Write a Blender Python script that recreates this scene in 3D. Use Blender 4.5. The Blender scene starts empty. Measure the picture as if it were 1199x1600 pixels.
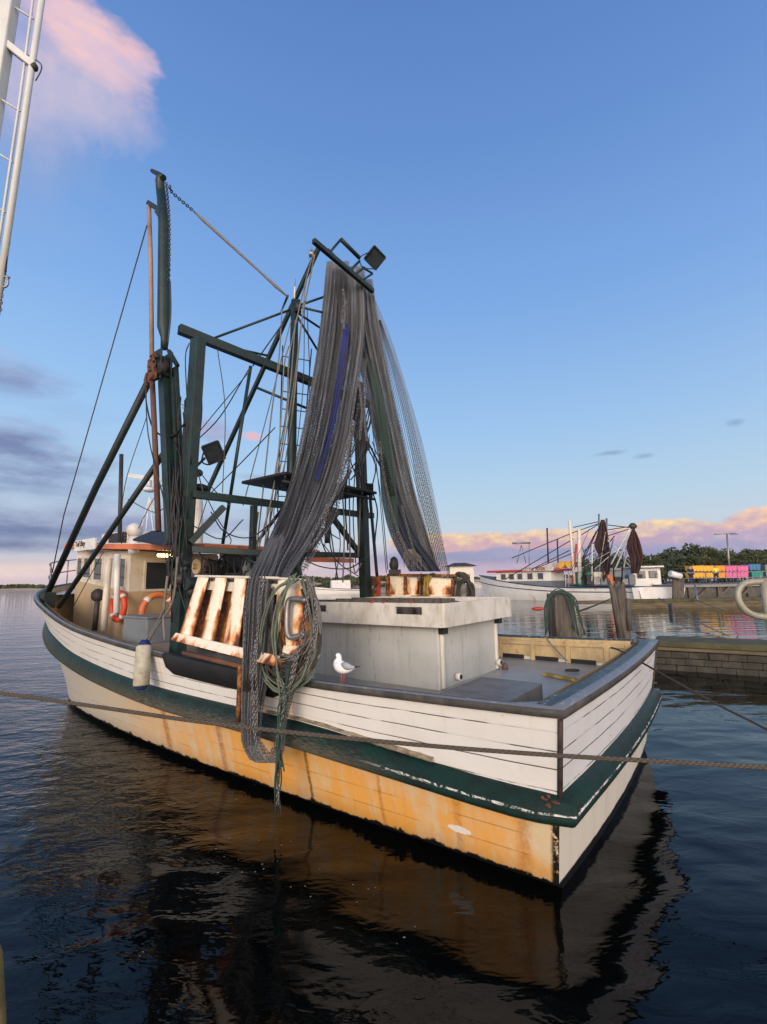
import bpy, bmesh, math, random
from mathutils import Vector, Matrix
random.seed(7)
R = math.radians
S = bpy.context.scene
COL = S.collection
# ------------------------------------------------------------------ camera
F, CX, CY, H = 750.0, 599.5, 800.0, 2.3
ROLL, PITCH = R(1.1), math.atan(107.7 / 750.0)
cr, sr, cp, sp = math.cos(ROLL), math.sin(ROLL), math.cos(PITCH), math.sin(PITCH)
UPL = Vector((0, -sp, cp)); FWD = Vector((0, cp, sp)); RGT = Vector((1, 0, 0))
cam = bpy.data.objects.new('camera', bpy.data.cameras.new('camera'))
COL.objects.link(cam); S.camera = cam
cx_, cy_ = RGT * cr - UPL * sr, RGT * sr + UPL * cr
m = Matrix.Identity(4)
for i in range(3):
    m[i][0], m[i][1], m[i][2] = cx_[i], cy_[i], -FWD[i]
m.translation = (0, 0, H)
cam.matrix_world = m
cam.data.sensor_fit = 'VERTICAL'; cam.data.sensor_height = 36; cam.data.sensor_width = 27
cam.data.lens = 36 * F / 1600.0
cam.data.clip_start = 0.05; cam.data.clip_end = 6000
S.view_settings.view_transform = 'Standard'; S.view_settings.look = 'None'
S.view_settings.gamma = 1.0; S.view_settings.exposure = 0.0

def ray(px, py):
    x0, y0 = (px - CX) / F, -(py - CY) / F
    x, y = x0 * cr + y0 * sr, -x0 * sr + y0 * cr
    return Vector((x, cp - y * sp, sp + y * cp))
# surveyed points: a photograph pixel plus a known distance / height / boat plane gives a place in the world
CAM = Vector((0, 0, H))
def Dp(px, py, Y):
    d = ray(px, py); return CAM + d * (Y / d.y)
def Zp(px, py, z):
    d = ray(px, py); return CAM + d * ((z - H) / d.z)
AX = Vector((-0.8, 0.6, 0)); BX = Vector((0.6, 0.8, 0))
_p = Zp(874, 1382, 0.08); _p.z = 0
ORG = _p + BX * 1.88                    # stern centre on the water
def B(u, v, z): return ORG + AX * u + BX * v + Vector((0, 0, z))
def Vp(px, py, v):
    d = ray(px, py); return CAM + d * ((v - (CAM - ORG).dot(BX)) / d.dot(BX))
def Up(px, py, u):
    d = ray(px, py); return CAM + d * ((u - (CAM - ORG).dot(AX)) / d.dot(AX))
def bu(p): return (p - ORG).dot(AX)
def bv(p): return (p - ORG).dot(BX)

# ------------------------------------------------------------------ world
W = bpy.data.worlds.new('World'); S.world = W; W.use_nodes = True
wn, wl = W.node_tree.nodes, W.node_tree.links
wn.clear()
SUN_EL, SUN_AZ = R(7), R(194)           # low sun behind the camera's left shoulder
def N(nodes, t, **kw):
    n = nodes.new(t)
    for k, v in kw.items():
        if k == 'inp':
            for a, b_ in v.items(): n.inputs[a].default_value = b_
        else: setattr(n, k, v)
    return n
def wm(op, a, b=None, c=None, clamp=False):
    n = wn.new('ShaderNodeMath'); n.operation = op; n.use_clamp = clamp
    for i, x in enumerate((a, b, c)):
        if x is None: continue
        if isinstance(x, (int, float)): n.inputs[i].default_value = x
        else: wl.new(x, n.inputs[i])
    return n.outputs[0]
tc = wn.new('ShaderNodeTexCoord')
sep = wn.new('ShaderNodeSeparateXYZ'); wl.new(tc.outputs['Generated'], sep.inputs[0])
azn = wm('ARCTAN2', sep.outputs[0], sep.outputs[1])
eln = wm('ARCSINE', sep.outputs[2])
AZ = wm('MULTIPLY', azn, 57.2958); EL = wm('MULTIPLY', eln, 57.2958)
comb = wn.new('ShaderNodeCombineXYZ')
wl.new(AZ, comb.inputs[0]); wl.new(EL, comb.inputs[1])
def wnoise(sx, sy, scale, detail=6, rough=.6, off=0, dist=0.0):
    mp = wn.new('ShaderNodeMapping'); mp.inputs['Scale'].default_value = (sx, sy, 1); mp.inputs['Location'].default_value = (off, off * .7, off)
    wl.new(comb.outputs[0], mp.inputs[0])
    n = wn.new('ShaderNodeTexNoise'); n.inputs['Scale'].default_value = scale; n.inputs['Detail'].default_value = detail
    n.inputs['Roughness'].default_value = rough; n.inputs['Distortion'].default_value = dist
    wl.new(mp.outputs[0], n.inputs['Vector'])
    return n.outputs[0]
def lin(c):
    return tuple((x / 12.92 if x <= .04045 else ((x + .055) / 1.055) ** 2.4) for x in (c[0] / 255, c[1] / 255, c[2] / 255)) + (1,)
def wmix(fac, a, b):
    n = wn.new('ShaderNodeMix'); n.data_type = 'RGBA'
    if isinstance(fac, (int, float)): n.inputs[0].default_value = fac
    else: wl.new(fac, n.inputs[0])
    for i, x in ((6, a), (7, b)):
        if isinstance(x, tuple): n.inputs[i].default_value = x
        else: wl.new(x, n.inputs[i])
    return n.outputs[2]
def wramp(fac, stops):
    n = wn.new('ShaderNodeValToRGB'); e = n.color_ramp.elements
    while len(e) < len(stops): e.new(.5)
    for el_, (p, c) in zip(e, stops): el_.position = p; el_.color = c
    wl.new(fac, n.inputs[0]); return n.outputs[0]
sky = wn.new('ShaderNodeTexSky'); sky.sky_type = 'NISHITA'; sky.sun_disc = False
sky.sun_elevation = SUN_EL; sky.sun_rotation = SUN_AZ; sky.air_density = 1.0; sky.dust_density = 1.0; sky.ozone_density = 2.0
nish = wn.new('ShaderNodeVectorMath'); nish.operation = 'SCALE'; wl.new(sky.outputs[0], nish.inputs[0]); nish.inputs['Scale'].default_value = 0.10
eln01 = wm('DIVIDE', EL, 90, clamp=True)
grad = wramp(eln01, [(0.0, lin((214, 194, 205))), (0.02, lin((222, 205, 208))), (.05, lin((208, 219, 229))), (.10, lin((190, 217, 238))),
                     (.19, lin((164, 205, 246))), (.34, lin((134, 180, 238))), (.5, lin((108, 152, 216))), (.75, lin((78, 116, 184))), (1, lin((60, 96, 165)))])
azf = wm('DIVIDE', wm('ADD', AZ, 40), 80, clamp=True)      # the sky is a little deeper towards the right
grad = wmix(wm('MULTIPLY', azf, .30), grad, wramp(eln01, [(0, lin((196, 180, 200))), (.1, lin((165, 196, 220))), (.3, lin((104, 146, 212))), (.5, lin((88, 128, 196))), (1, lin((56, 88, 155)))]))
base = wmix(.05, grad, nish.outputs[0])
def azel(px, py):
    d = ray(px, py).normalized(); return math.degrees(math.atan2(d.x, d.y)), math.degrees(math.asin(d.z))
POOL = {}
def pooled(ns, which):
    kind = 'soft' if ns <= .07 else 'bank' if ns <= .15 else 'puff'
    if (kind, which) not in POOL:
        sx, sy, sc = {'soft': (1, 1.15, .13), 'bank': (.7, 2.2, .17), 'puff': (.9, 1.6, .38)}[kind]
        POOL[kind, which] = wnoise(sx, sy, sc * (1.7 if which else 1), 5 if which else 7, .62, {'soft': 71, 'bank': 41, 'puff': 11}[kind] + which * 31)
    return POOL[kind, which]
def cloud(base, px, py, wpx, hpx, colA, colB, op=1., soft=.5, k=1.2, ns=.12, sx=1., sy=1.6, off=0, tilt=0., litpow=0.):
    a0, e0 = azel(px, py); a1, e1 = azel(px + wpx, py); a2, e2 = azel(px, py - hpx)
    ra = max(.3, math.hypot(a1 - a0, e1 - e0)); re = max(.2, abs(e2 - e0))
    if a0 + 0 < -30 and wpx > 400: ra *= 1.5
    dx = wm('DIVIDE', wm('SUBTRACT', AZ, a0), ra)
    dy0 = wm('DIVIDE', wm('SUBTRACT', EL, e0), re)
    dy = wm('ADD', dy0, wm('MULTIPLY', dx, tilt))
    dist = wm('SQRT', wm('ADD', wm('MULTIPLY', dx, dx), wm('MULTIPLY', dy, dy)))
    n = pooled(ns, 0)
    mval = wm('ADD', wm('SUBTRACT', 1.0, dist), wm('MULTIPLY', wm('SUBTRACT', n, .5), k * 2))
    mask = wm('MULTIPLY', wm('DIVIDE', mval, soft, clamp=True), op)
    mask = wm('SMOOTH_MIN', mask, op, .1)
    n2 = pooled(ns, 1)
    lit = wm('ADD', wm('MULTIPLY', dy, .55), wm('MULTIPLY', wm('SUBTRACT', n2, .42), 2.6), clamp=True)
    return wmix(mask, base, wmix(lit, colB, colA))
C = base
LAV = lin((150, 150, 184)); LAVD = lin((118, 126, 162)); PNK = lin((250, 196, 190)); PCH = lin((255, 222, 168)); PALE = lin((206, 196, 214))
# pale warm glow low on the left, lavender haze on the right
C = cloud(C, -80, 893, 420, 16, lin((248, 226, 205)), lin((232, 208, 208)), .9, .6, .25, .05, 1, 4, 3)
C = cloud(C, 860, 868, 620, 32, lin((168, 166, 198)), lin((150, 154, 188)), .95, .45, .45, .09, .6, 3, 5)
C = cloud(C, 740, 888, 460, 14, lin((226, 186, 196)), lin((196, 178, 202)), .75, .8, .7, .12, .5, 3, 9)
# lit cumulus tops along the right horizon
C = cloud(C, 700, 848, 120, 17, PCH, lin((214, 176, 182)), .95, .22, .55, .40, .9, 1.6, 11)
C = cloud(C, 860, 843, 130, 16, PCH, lin((206, 170, 184)), .95, .22, .55, .40, .9, 1.6, 15)
C = cloud(C, 1040, 832, 120, 22, PCH, lin((190, 166, 190)), .95, .2, .6, .36, .9, 1.5, 19)
C = cloud(C, 1210, 822, 130, 34, lin((255, 212, 165)), lin((196, 168, 192)), 1, .2, .6, .32, .9, 1.5, 23)
C = cloud(C, 1190, 850, 260, 26, lin((196, 180, 202)), lin((160, 158, 192)), .8, .5, .6, .16, .7, 2.5, 27)
# blue grey banks on the left
C = cloud(C, 20, 800, 420, 95, lin((176, 186, 214)), lin((136, 148, 186)), .6, 1.0, .45, .12, .6, 2.6, 40)
C = cloud(C, -10, 690, 250, 80, lin((168, 186, 218)), lin((138, 156, 196)), .5, 1.2, .7, .12, .6, 2.6, 44)
C = cloud(C, 60, 826, 360, 40, lin((160, 170, 204)), lin((116, 130, 170)), .95, .9, .7, .12, .6, 2.6, 41)
C = cloud(C, -20, 850, 200, 14, lin((128, 138, 176)), lin((104, 118, 158)), .8, .9, .6, .12, .6, 2.6, 42)
C = cloud(C, 250, 812, 240, 28, lin((186, 190, 214)), lin((150, 156, 190)), .6, 1.0, .8, .12, .6, 2.4, 43)
C = cloud(C, 30, 735, 210, 40, lin((168, 186, 218)), lin((128, 146, 186)), .95, 1.1, 1.3, .12, .7, 2.4, 45)
C = cloud(C, 0, 690, 130, 40, lin((160, 170, 204)), lin((116, 130, 172)), .9, .9, 1.0, .12, .7, 2.2, 47)
C = cloud(C, 10, 585, 110, 40, lin((170, 186, 220)), lin((134, 152, 194)), .9, 1.0, .9, .12, .8, 1.8, 49)
C = cloud(C, 110, 640, 120, 24, lin((170, 190, 224)), lin((146, 166, 208)), .45, 1.4, 1.0, .12, .8, 1.8, 50)
C = cloud(C, 330, 672, 42, 24, lin((188, 180, 208)), lin((160, 164, 200)), .75, .7, .6, .2, 1, 1.6, 51)
C = cloud(C, 394, 681, 22, 10, PNK, lin((240, 186, 190)), .9, .7, .5, .3, 1, 1.6, 53)
C = cloud(C, 400, 745, 50, 6, lin((165, 180, 212)), lin((150, 166, 200)), .5, .9, .6, .3, .6, 3, 57)
C = cloud(C, 950, 708, 30, 5, lin((140, 160, 196)), lin((130, 150, 190)), .6, .8, .8, .4, .6, 2, 59)
C = cloud(C, 1010, 712, 20, 5, lin((140, 160, 196)), lin((130, 150, 190)), .6, .8, .8, .4, .6, 2, 61)
C = cloud(C, 1150, 660, 20, 8, lin((140, 168, 206)), lin((130, 158, 200)), .6, .8, .8, .4, .6, 2, 63)
C = cloud(C, 60, 340, 110, 90, lin((150, 176, 220)), lin((140, 168, 216)), .35, 1.2, .9, .06, 1, 1.3, 65)
# the big pink cloud at the upper left
C = cloud(C, 40, 200, 150, 125, lin((196, 190, 216)), lin((156, 168, 208)), .8, 1.1, .8, .05, 1, 1.2, 71)
C = cloud(C, 100, 135, 160, 125, lin((228, 202, 214)), lin((192, 188, 216)), .95, .8, .6, .07, 1, 1.2, 73)
C = cloud(C, 125, 50, 125, 95, lin((255, 208, 198)), lin((226, 196, 212)), 1., .6, .75, .09, 1, 1.2, 75, tilt=.3)
C = cloud(C, 212, 100, 46, 42, lin((250, 196, 196)), lin((205, 188, 216)), .85, .8, 1., .13, 1, 1.2, 77)
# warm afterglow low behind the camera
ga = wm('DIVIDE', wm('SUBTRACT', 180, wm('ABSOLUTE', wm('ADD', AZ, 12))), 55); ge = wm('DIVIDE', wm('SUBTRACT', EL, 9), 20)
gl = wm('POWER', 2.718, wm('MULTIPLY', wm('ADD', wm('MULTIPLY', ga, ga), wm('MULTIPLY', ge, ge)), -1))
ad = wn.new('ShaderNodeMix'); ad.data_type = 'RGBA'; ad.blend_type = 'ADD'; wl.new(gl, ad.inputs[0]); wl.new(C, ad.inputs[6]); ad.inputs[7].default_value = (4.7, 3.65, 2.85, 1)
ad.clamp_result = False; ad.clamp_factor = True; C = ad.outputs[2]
W.cycles.sampling_method = 'MANUAL'; W.cycles.sample_map_resolution = 256
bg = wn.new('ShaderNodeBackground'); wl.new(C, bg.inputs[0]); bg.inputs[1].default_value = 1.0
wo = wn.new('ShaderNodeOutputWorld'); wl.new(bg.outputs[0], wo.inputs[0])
sun = bpy.data.objects.new('sun', bpy.data.lights.new('sun', 'SUN')); COL.objects.link(sun)
sun.data.energy = 2.0; sun.data.angle = R(22); sun.data.color = (1.0, .86, .72)
sd = Vector((math.sin(SUN_AZ) * math.cos(R(16)), math.cos(SUN_AZ) * math.cos(R(16)), math.sin(R(16))))
sun.rotation_euler = sd.to_track_quat('Z', 'Y').to_euler()

# ------------------------------------------------------------------ materials
def new_mat(name):
    m_ = bpy.data.materials.new(name); m_.use_nodes = True
    nt = m_.node_tree; nt.nodes.clear()
    out = nt.nodes.new('ShaderNodeOutputMaterial'); bs = nt.nodes.new('ShaderNodeBsdfPrincipled')
    nt.links.new(bs.outputs[0], out.inputs[0]); return m_, nt, bs, out
class G:
    """small node-graph helper"""
    def __init__(s, nt): s.nt, s.n, s.l = nt, nt.nodes, nt.links
    def put(s, x, sock):
        if isinstance(x, (int, float)): sock.default_value = x
        elif isinstance(x, tuple): sock.default_value = x
        else: s.l.new(x, sock)
    def math(s, op, a, b=None, c=None, clamp=False):
        n = s.n.new('ShaderNodeMath'); n.operation = op; n.use_clamp = clamp
        for i, x in enumerate((a, b, c)):
            if x is not None: s.put(x, n.inputs[i])
        return n.outputs[0]
    def mix(s, f, a, b):
        n = s.n.new('ShaderNodeMix'); n.data_type = 'RGBA'
        s.put(f, n.inputs[0]); s.put(a, n.inputs[6]); s.put(b, n.inputs[7]); return n.outputs[2]
    def coord(s, kind='Object', scale=(1, 1, 1), loc=(0, 0, 0)):
        t = s.n.new('ShaderNodeTexCoord'); mp = s.n.new('ShaderNodeMapping')
        mp.inputs['Scale'].default_value = scale; mp.inputs['Location'].default_value = loc
        s.l.new(t.outputs[kind], mp.inputs[0]); return mp.outputs[0]
    def noise(s, vec, scale, detail=5, rough=.6, dist=0.):
        n = s.n.new('ShaderNodeTexNoise'); n.inputs['Scale'].default_value = scale; n.inputs['Detail'].default_value = detail
        n.inputs['Roughness'].default_value = rough; n.inputs['Distortion'].default_value = dist
        s.l.new(vec, n.inputs['Vector']); return n.outputs[0]
    def step(s, x, lo, hi):
        n = s.n.new('ShaderNodeMapRange'); n.interpolation_type = 'SMOOTHSTEP'
        s.put(x, n.inputs[0]); n.inputs[1].default_value = lo; n.inputs[2].default_value = hi; return n.outputs[0]
    def bump(s, h, strength=.3, dist=.02, normal=None):
        n = s.n.new('ShaderNodeBump'); n.inputs['Strength'].default_value = strength; n.inputs['Distance'].default_value = dist
        s.l.new(h, n.inputs['Height'])
        if normal is not None: s.l.new(normal, n.inputs['Normal'])
        return n.outputs[0]
    def sep(s, v):
        n = s.n.new('ShaderNodeSeparateXYZ'); s.l.new(v, n.inputs[0]); return n.outputs
def c4(r, g=None, b=None):
    return (r, r, r, 1) if g is None else (r, g, b, 1)
def wear(name, base, dark=None, var=.5, nscale=3., rough=.55, metal=0., rust=0., rustcol=(.16, .045, .012), rust2=(.42, .17, .04), rscale=4., stretch=(1, 1, 1),
         bump=.25, spec=.4, kind='Object', bscale=40., rlo=None):
    """painted / worn surface: base mottled to dark, with rust patches that bleed"""
    m_, nt, bs, out = new_mat(name); g = G(nt)
    v = g.coord(kind, stretch)
    dark = dark or tuple(x * .55 for x in base)
    n1 = g.noise(v, nscale, 8, .65)
    col = g.mix(g.math('MULTIPLY', g.step(n1, .38, .68), var), base + (1,), dark + (1,))
    fine = g.noise(v, nscale * 12, 4, .6)
    col = g.mix(g.math('MULTIPLY', g.step(fine, .55, .75), var * .4), col, dark + (1,))
    rv = rough
    if rust > 0:
        nr = g.noise(v, rscale, 9, .68, .4)
        lo = .72 - rust * .42
        halo = g.step(nr, lo - .10, lo + .02); core = g.step(nr, lo + .01, lo + .06)
        col = g.mix(g.math('MULTIPLY', halo, .75), col, rust2 + (1,))
        col = g.mix(core, col, rustcol + (1,))
        rv = g.math('ADD', g.math('MULTIPLY', core, .35), rough, clamp=True)
    g.put(col, bs.inputs['Base Color']); g.put(rv, bs.inputs['Roughness'])
    bs.inputs['Metallic'].default_value = metal; bs.inputs['Specular IOR Level'].default_value = spec
    if bump: g.l.new(g.bump(g.noise(v, bscale, 5, .6), bump, .006), bs.inputs['Normal'])
    return m_
M = {}
M['green'] = wear('green_steel_paint', (.008, .027, .023), (.006, .012, .011), .8, 3.5, .48, rust=.2, rscale=11, bump=.5, rust2=(.05, .03, .02), rustcol=(.03, .014, .01))
M['greendk'] = wear('dark_green_steel', (.009, .020, .019), (.012, .010, .009), .8, 4, .55, rust=.15, rscale=12, bump=.4, rust2=(.035, .022, .016), rustcol=(.02, .01, .008))
M['brown'] = wear('rusted_pole', (.13, .06, .04), (.05, .022, .015), .9, 3, .8, rust=.3, rscale=3, rust2=(.14, .06, .035), stretch=(1, 1, .4))
M['pinkpole'] = wear('salmon_brown_pole', (.30, .20, .15), (.11, .06, .045), .8, 3, .7, stretch=(1, 1, .4))
M['dirty'] = wear('dirty_fender_vinyl', (.42, .39, .30), (.20, .18, .13), .8, 5, .6)
M['black'] = wear('black_rubber', (.010, .010, .011), (.02, .02, .02), .5, 6, .6)
M['steel'] = wear('dull_galvanised_steel', (.24, .245, .25), (.10, .09, .08), .6, 6, .45, metal=.6, rust=.12, rscale=9)
M['darksteel'] = wear('dark_worn_steel', (.040, .038, .038), (.02, .016, .014), .8, 5, .6, metal=.2, rust=.2, rscale=10, rust2=(.07, .04, .028), rustcol=(.04, .018, .012))
M['white'] = wear('white_boat_paint', (.62, .61, .58), (.42, .39, .34), .4, 3, .5, rust=.08, rscale=3)
M['cream'] = wear('cream_paint', (.60, .55, .46), (.42, .36, .28), .4, 3, .5, rust=.1, rscale=5)
M['tan'] = wear('tan_wheelhouse_paint', (.44, .33, .19), (.33, .24, .14), .4, 3, .5)
M['orange'] = wear('faded_orange_trim', (.60, .17, .07), (.42, .11, .05), .6, 4, .5, rust=.2, rscale=6)
M['red'] = wear('red_paint', (.42, .05, .04), (.25, .03, .03), .5, 4, .5)
M['glass'] = wear('dark_window_glass', (.025, .034, .040), (.06, .07, .075), .5, 1.2, .06, bump=0, spec=.8)
M['grey'] = wear('grey_tank_paint', (.40, .40, .375), (.31, .31, .285), .5, 1.6, .5, bump=.12, stretch=(1, 1, .35))
def tank_paint():
    m_, nt, bs, out = new_mat('stained_grey_tank_paint'); g = G(nt)
    ob = g.coord('Object'); n = g.noise(ob, 1.6, 7, .62); st = g.noise(g.coord('Object', (1, 1, .10)), 9, 7, .7); f = g.noise(ob, 30, 6, .7)
    col = g.mix(g.step(n, .35, .7), (.42, .42, .395, 1), (.345, .35, .325, 1))
    col = g.mix(g.math('MULTIPLY', g.step(st, .50, .72), .55), col, (.22, .21, .17, 1))
    col = g.mix(g.math('MULTIPLY', g.step(g.noise(g.coord('Object', (1, 1, .16)), 22, 5, .7), .60, .68), .5), col, (.14, .115, .08, 1))
    col = g.mix(g.step(f, .70, .73), col, (.16, .14, .11, 1))
    g.put(col, bs.inputs['Base Color']); bs.inputs['Roughness'].default_value = .5
    g.l.new(g.bump(g.math('ADD', n, g.math('MULTIPLY', f, .15)), .5, .02), bs.inputs['Normal']); return m_
M['grey'] = tank_paint()
M['fib'] = wear('cream_fibreglass', (.60, .575, .51), (.36, .31, .23), .7, 3.5, .45, rust=.10, rscale=14, rust2=(.34, .26, .17), rustcol=(.16, .11, .07), bump=.3, stretch=(1, 1, .5))
M['locker'] = wear('grey_locker_paint', (.15, .165, .175), (.09, .095, .10), .5, 3, .5)
M['chain'] = wear('bright_chain_steel', (.22, .215, .21), (.07, .05, .04), .7, 14, .45, metal=.7, bump=.1)
M['rust'] = wear('rusted_steel', (.12, .045, .018), (.05, .02, .010), .8, 5, .85, rust=.4, rscale=6)
M['wood'] = wear('weathered_timber', (.115, .097, .078), (.035, .028, .022), .9, 4, .85, stretch=(4, 4, .5), bump=.9, bscale=14)
M['ring'] = wear('orange_red_ring', (.60, .06, .025), (.42, .05, .03), .4, 4, .5)
M['whitebody'] = wear('white_feathers', (.72, .71, .70), (.60, .59, .58), .3, 20, .7, bump=.2)
M['greywing'] = wear('grey_feathers', (.30, .32, .35), (.24, .25, .28), .4, 20, .7, bump=.2)
M['birdred'] = wear('red_leg_skin', (.50, .05, .05), None, .3, 30, .5)

def hull_paint(name, kind):
    """UV = (metres from the stern, metres above water or 0..1 between rub rail and rail)"""
    m_, nt, bs, out = new_mat(name); g = G(nt)
    uv = g.coord('UV'); u, t, _ = g.sep(uv)
    ob = g.coord('Object')
    wv = g.coord('UV', (1, .12, 1)); streak = g.noise(wv, 6.5, 7, .68); streak2 = g.noise(wv, 19, 5, .6)
    blotch = g.noise(ob, 2.2, 8, .62); fine = g.noise(ob, 26, 6, .7)
    if kind == 'lower':
        aft = g.step(u, 10.5, 2.2)                      # orange rust film runs from amidships aft
        near = g.step(u, 7.4, 3.2)
        col = g.mix(g.math('MULTIPLY', aft, .75), (.42, .395, .345, 1), (.56, .42, .23, 1))
        orange = g.math('MULTIPLY', near, g.step(g.math('ADD', blotch, g.math('MULTIPLY', g.math('SUBTRACT', streak, .5), .9)), .24, .58))
        col = g.mix(g.math('MULTIPLY', orange, .9), col, (.64, .29, .045, 1))
        # pale patch close to the stern corner
        pale = g.math('MULTIPLY', g.step(u, .8, .2), g.step(g.noise(ob, 2.4, 4, .5), .42, .6))
        col = g.mix(g.math('MULTIPLY', pale, .5), col, (.60, .50, .34, 1))
        deep = g.step(streak, .60, .72)
        col = g.mix(g.math('MULTIPLY', g.math('MULTIPLY', deep, near), .55), col, (.40, .15, .035, 1))
        grey = g.math('MULTIPLY', g.step(streak2, .56, .75), .35)
        col = g.mix(grey, col, (.27, .23, .17, 1))
        # a few rusty weeps at fittings
        for uu, w_, s_ in ((3.9, .08, .8), (5.15, .10, .8), (2.45, .035, .9), (1.55, .03, .6), (.78, .05, .5), (.25, .08, .5)):
            d = g.math('ABSOLUTE', g.math('SUBTRACT', g.math('ADD', u, g.math('MULTIPLY', g.math('SUBTRACT', streak2, .5), .05)), uu))
            col = g.mix(g.math('MULTIPLY', g.math('MULTIPLY', g.step(d, w_, w_ * .2), g.step(fine, .25, .6)), s_), col, (.30, .10, .022, 1) if uu != 2.45 else (.07, .05, .03, 1))
        # plank seams
        for zz in (.24, .40):
            d = g.math('ABSOLUTE', g.math('SUBTRACT', t, zz))
            col = g.mix(g.math('MULTIPLY', g.math('MULTIPLY', g.step(d, .007, .002), g.step(blotch, .42, .55)), .55), col, (.14, .08, .03, 1))
        pu_ = g.math('ADD', g.math('POWER', g.math('MULTIPLY', g.math('SUBTRACT', u, .78), 9.0), 2.0), g.math('POWER', g.math('MULTIPLY', g.math('SUBTRACT', t, .27), 30.0), 2.0))
        col = g.mix(g.step(g.math('ADD', pu_, g.math('MULTIPLY', fine, 1.2)), 1.5, 1.35), col, (.62, .58, .50, 1))
        edge = g.math('ADD', g.math('MULTIPLY', g.math('SUBTRACT', g.noise(g.coord('UV', (1, 1, 1)), 5, 8, .7), .5), .22), .09)
        black = g.step(g.math('SUBTRACT', t, edge), .012, -.008)
        col = g.mix(black, col, (.006, .006, .006, 1))
        cr_ = g.math('MULTIPLY', g.step(u, .07, .035), g.step(fine, .36, .5))
        col = g.mix(cr_, col, (.012, .010, .008, 1))
    elif kind == 'transom_lower':
        col = g.mix(g.math('MULTIPLY', g.step(streak, .45, .7), .5), (.58, .55, .47, 1), (.44, .39, .30, 1))
        edge = g.math('ADD', g.math('MULTIPLY', g.math('SUBTRACT', g.noise(uv, 3, 5, .6), .5), .05), .09)
        col = g.mix(g.step(g.math('SUBTRACT', t, edge), .012, -.008), col, (.006, .006, .006, 1))
    else:
        c0 = (.66, .64, .60, 1) if kind == 'upper' else (.62, .62, .62, 1)
        col = g.mix(g.math('MULTIPLY', g.step(blotch, .4, .75), .35), c0, (.52, .48, .42, 1))
        col = g.mix(g.math('MULTIPLY', g.step(streak, .52, .75), .30), col, (.44, .38, .30, 1))
        if kind == 'upper':
            fwd = g.step(u, 4.5, 8)
            col = g.mix(g.math('MULTIPLY', fwd, .3), col, (.44, .40, .35, 1))
            for uu, w_, s_ in ((2.62, .18, .75), (2.95, .10, .6), (5.0, .04, .3)):
                d = g.math('ABSOLUTE', g.math('SUBTRACT', g.math('ADD', u, g.math('MULTIPLY', g.math('SUBTRACT', streak2, .5), .14)), uu))
                col = g.mix(g.math('MULTIPLY', g.math('MULTIPLY', g.step(d, w_, w_ * .1), g.step(streak2, .3, .6)), s_), col, (.56, .26, .07, 1))
        seams = []
        wob = g.math('MULTIPLY', g.math('SUBTRACT', g.noise(g.coord('UV', (.7, .0, 1)), 1.4, 3, .5), .5), .05)
        for i, zz in enumerate((.20, .42, .60, .79)):
            d = g.math('ABSOLUTE', g.math('SUBTRACT', g.math('ADD', t, wob), zz))
            br = g.step(g.noise(g.coord('UV', (1, .01, 1), (i * 7.3, 0, 0)), 1.1, 4, .6), .44, .50)
            sm = g.math('MULTIPLY', g.step(d, .010, .003), g.math('ADD', g.math('MULTIPLY', br, .75), .16))
            seams.append(sm)
            col = g.mix(sm, col, (.055, .042, .032, 1))
        for k_, lo_ in ((8.5, .665), (19, .685)):
            chips = g.step(g.noise(g.coord('Object', (1, 1, 2.2)), k_, 8, .72), lo_, lo_ + .03)
            col = g.mix(g.math('MULTIPLY', chips, .85), col, (.15, .12, .10, 1))
    g.put(col, bs.inputs['Base Color']); bs.inputs['Roughness'].default_value = .45; bs.inputs['Specular IOR Level'].default_value = .35
    hgt = g.math('ADD', g.math('MULTIPLY', blotch, 1.2), g.math('MULTIPLY', fine, .3))
    if kind in ('upper', 'transom'):
        for sm in seams: hgt = g.math('SUBTRACT', hgt, g.math('MULTIPLY', sm, .6))
    g.l.new(g.bump(hgt, .5, .012), bs.inputs['Normal'])
    return m_
for k in ('lower', 'upper', 'transom', 'transom_lower'): M['hull_' + k] = hull_paint('hull_paint_' + k, k)

def rub_paint():
    m_, nt, bs, out = new_mat('green_rub_rail_paint'); g = G(nt)
    u, t, _ = g.sep(g.coord('UV')); ob = g.coord('Object')
    n = g.noise(ob, 5, 9, .7); f = g.noise(g.coord('UV', (1, 6, 1)), 9, 8, .7)
    col = g.mix(g.step(n, .4, .7), (.006, .026, .022, 1), (.008, .014, .013, 1))
    bs.inputs['Specular IOR Level'].default_value = .15
    worn = g.math('MULTIPLY', g.math('MULTIPLY', g.step(u, .9, 2.2), g.math('SUBTRACT', 1.0, g.math('MULTIPLY', g.step(u, 5, 8), .5))), g.step(g.math('ADD', f, g.math('MULTIPLY', g.math('SUBTRACT', t, .5), .35)), .47, .62))
    col = g.mix(g.math('MULTIPLY', worn, .85), col, (.12, .10, .075, 1))
    # flaked white undercoat along the outer crease
    d = g.math('ABSOLUTE', g.math('SUBTRACT', g.math('ADD', t, g.math('MULTIPLY', g.math('SUBTRACT', f, .5), .22)), .60))
    fl = g.math('MULTIPLY', g.math('MULTIPLY', g.step(d, .030, .012), g.step(g.noise(ob, 11, 9, .8), .45, .52)), g.step(u, 1.7, 1.0))
    col = g.mix(fl, col, (.60, .58, .54, 1))
    ch = g.step(g.noise(ob, 13, 9, .75), .69, .71)
    col = g.mix(ch, col, (.42, .40, .36, 1))
    g.put(col, bs.inputs['Base Color']); g.put(g.math('ADD', .38, g.math('MULTIPLY', worn, .4)), bs.inputs['Roughness'])
    g.l.new(g.bump(g.math('ADD', n, g.math('MULTIPLY', f, .6)), .6, .015), bs.inputs['Normal']); return m_
M['rub'] = rub_paint()
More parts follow.
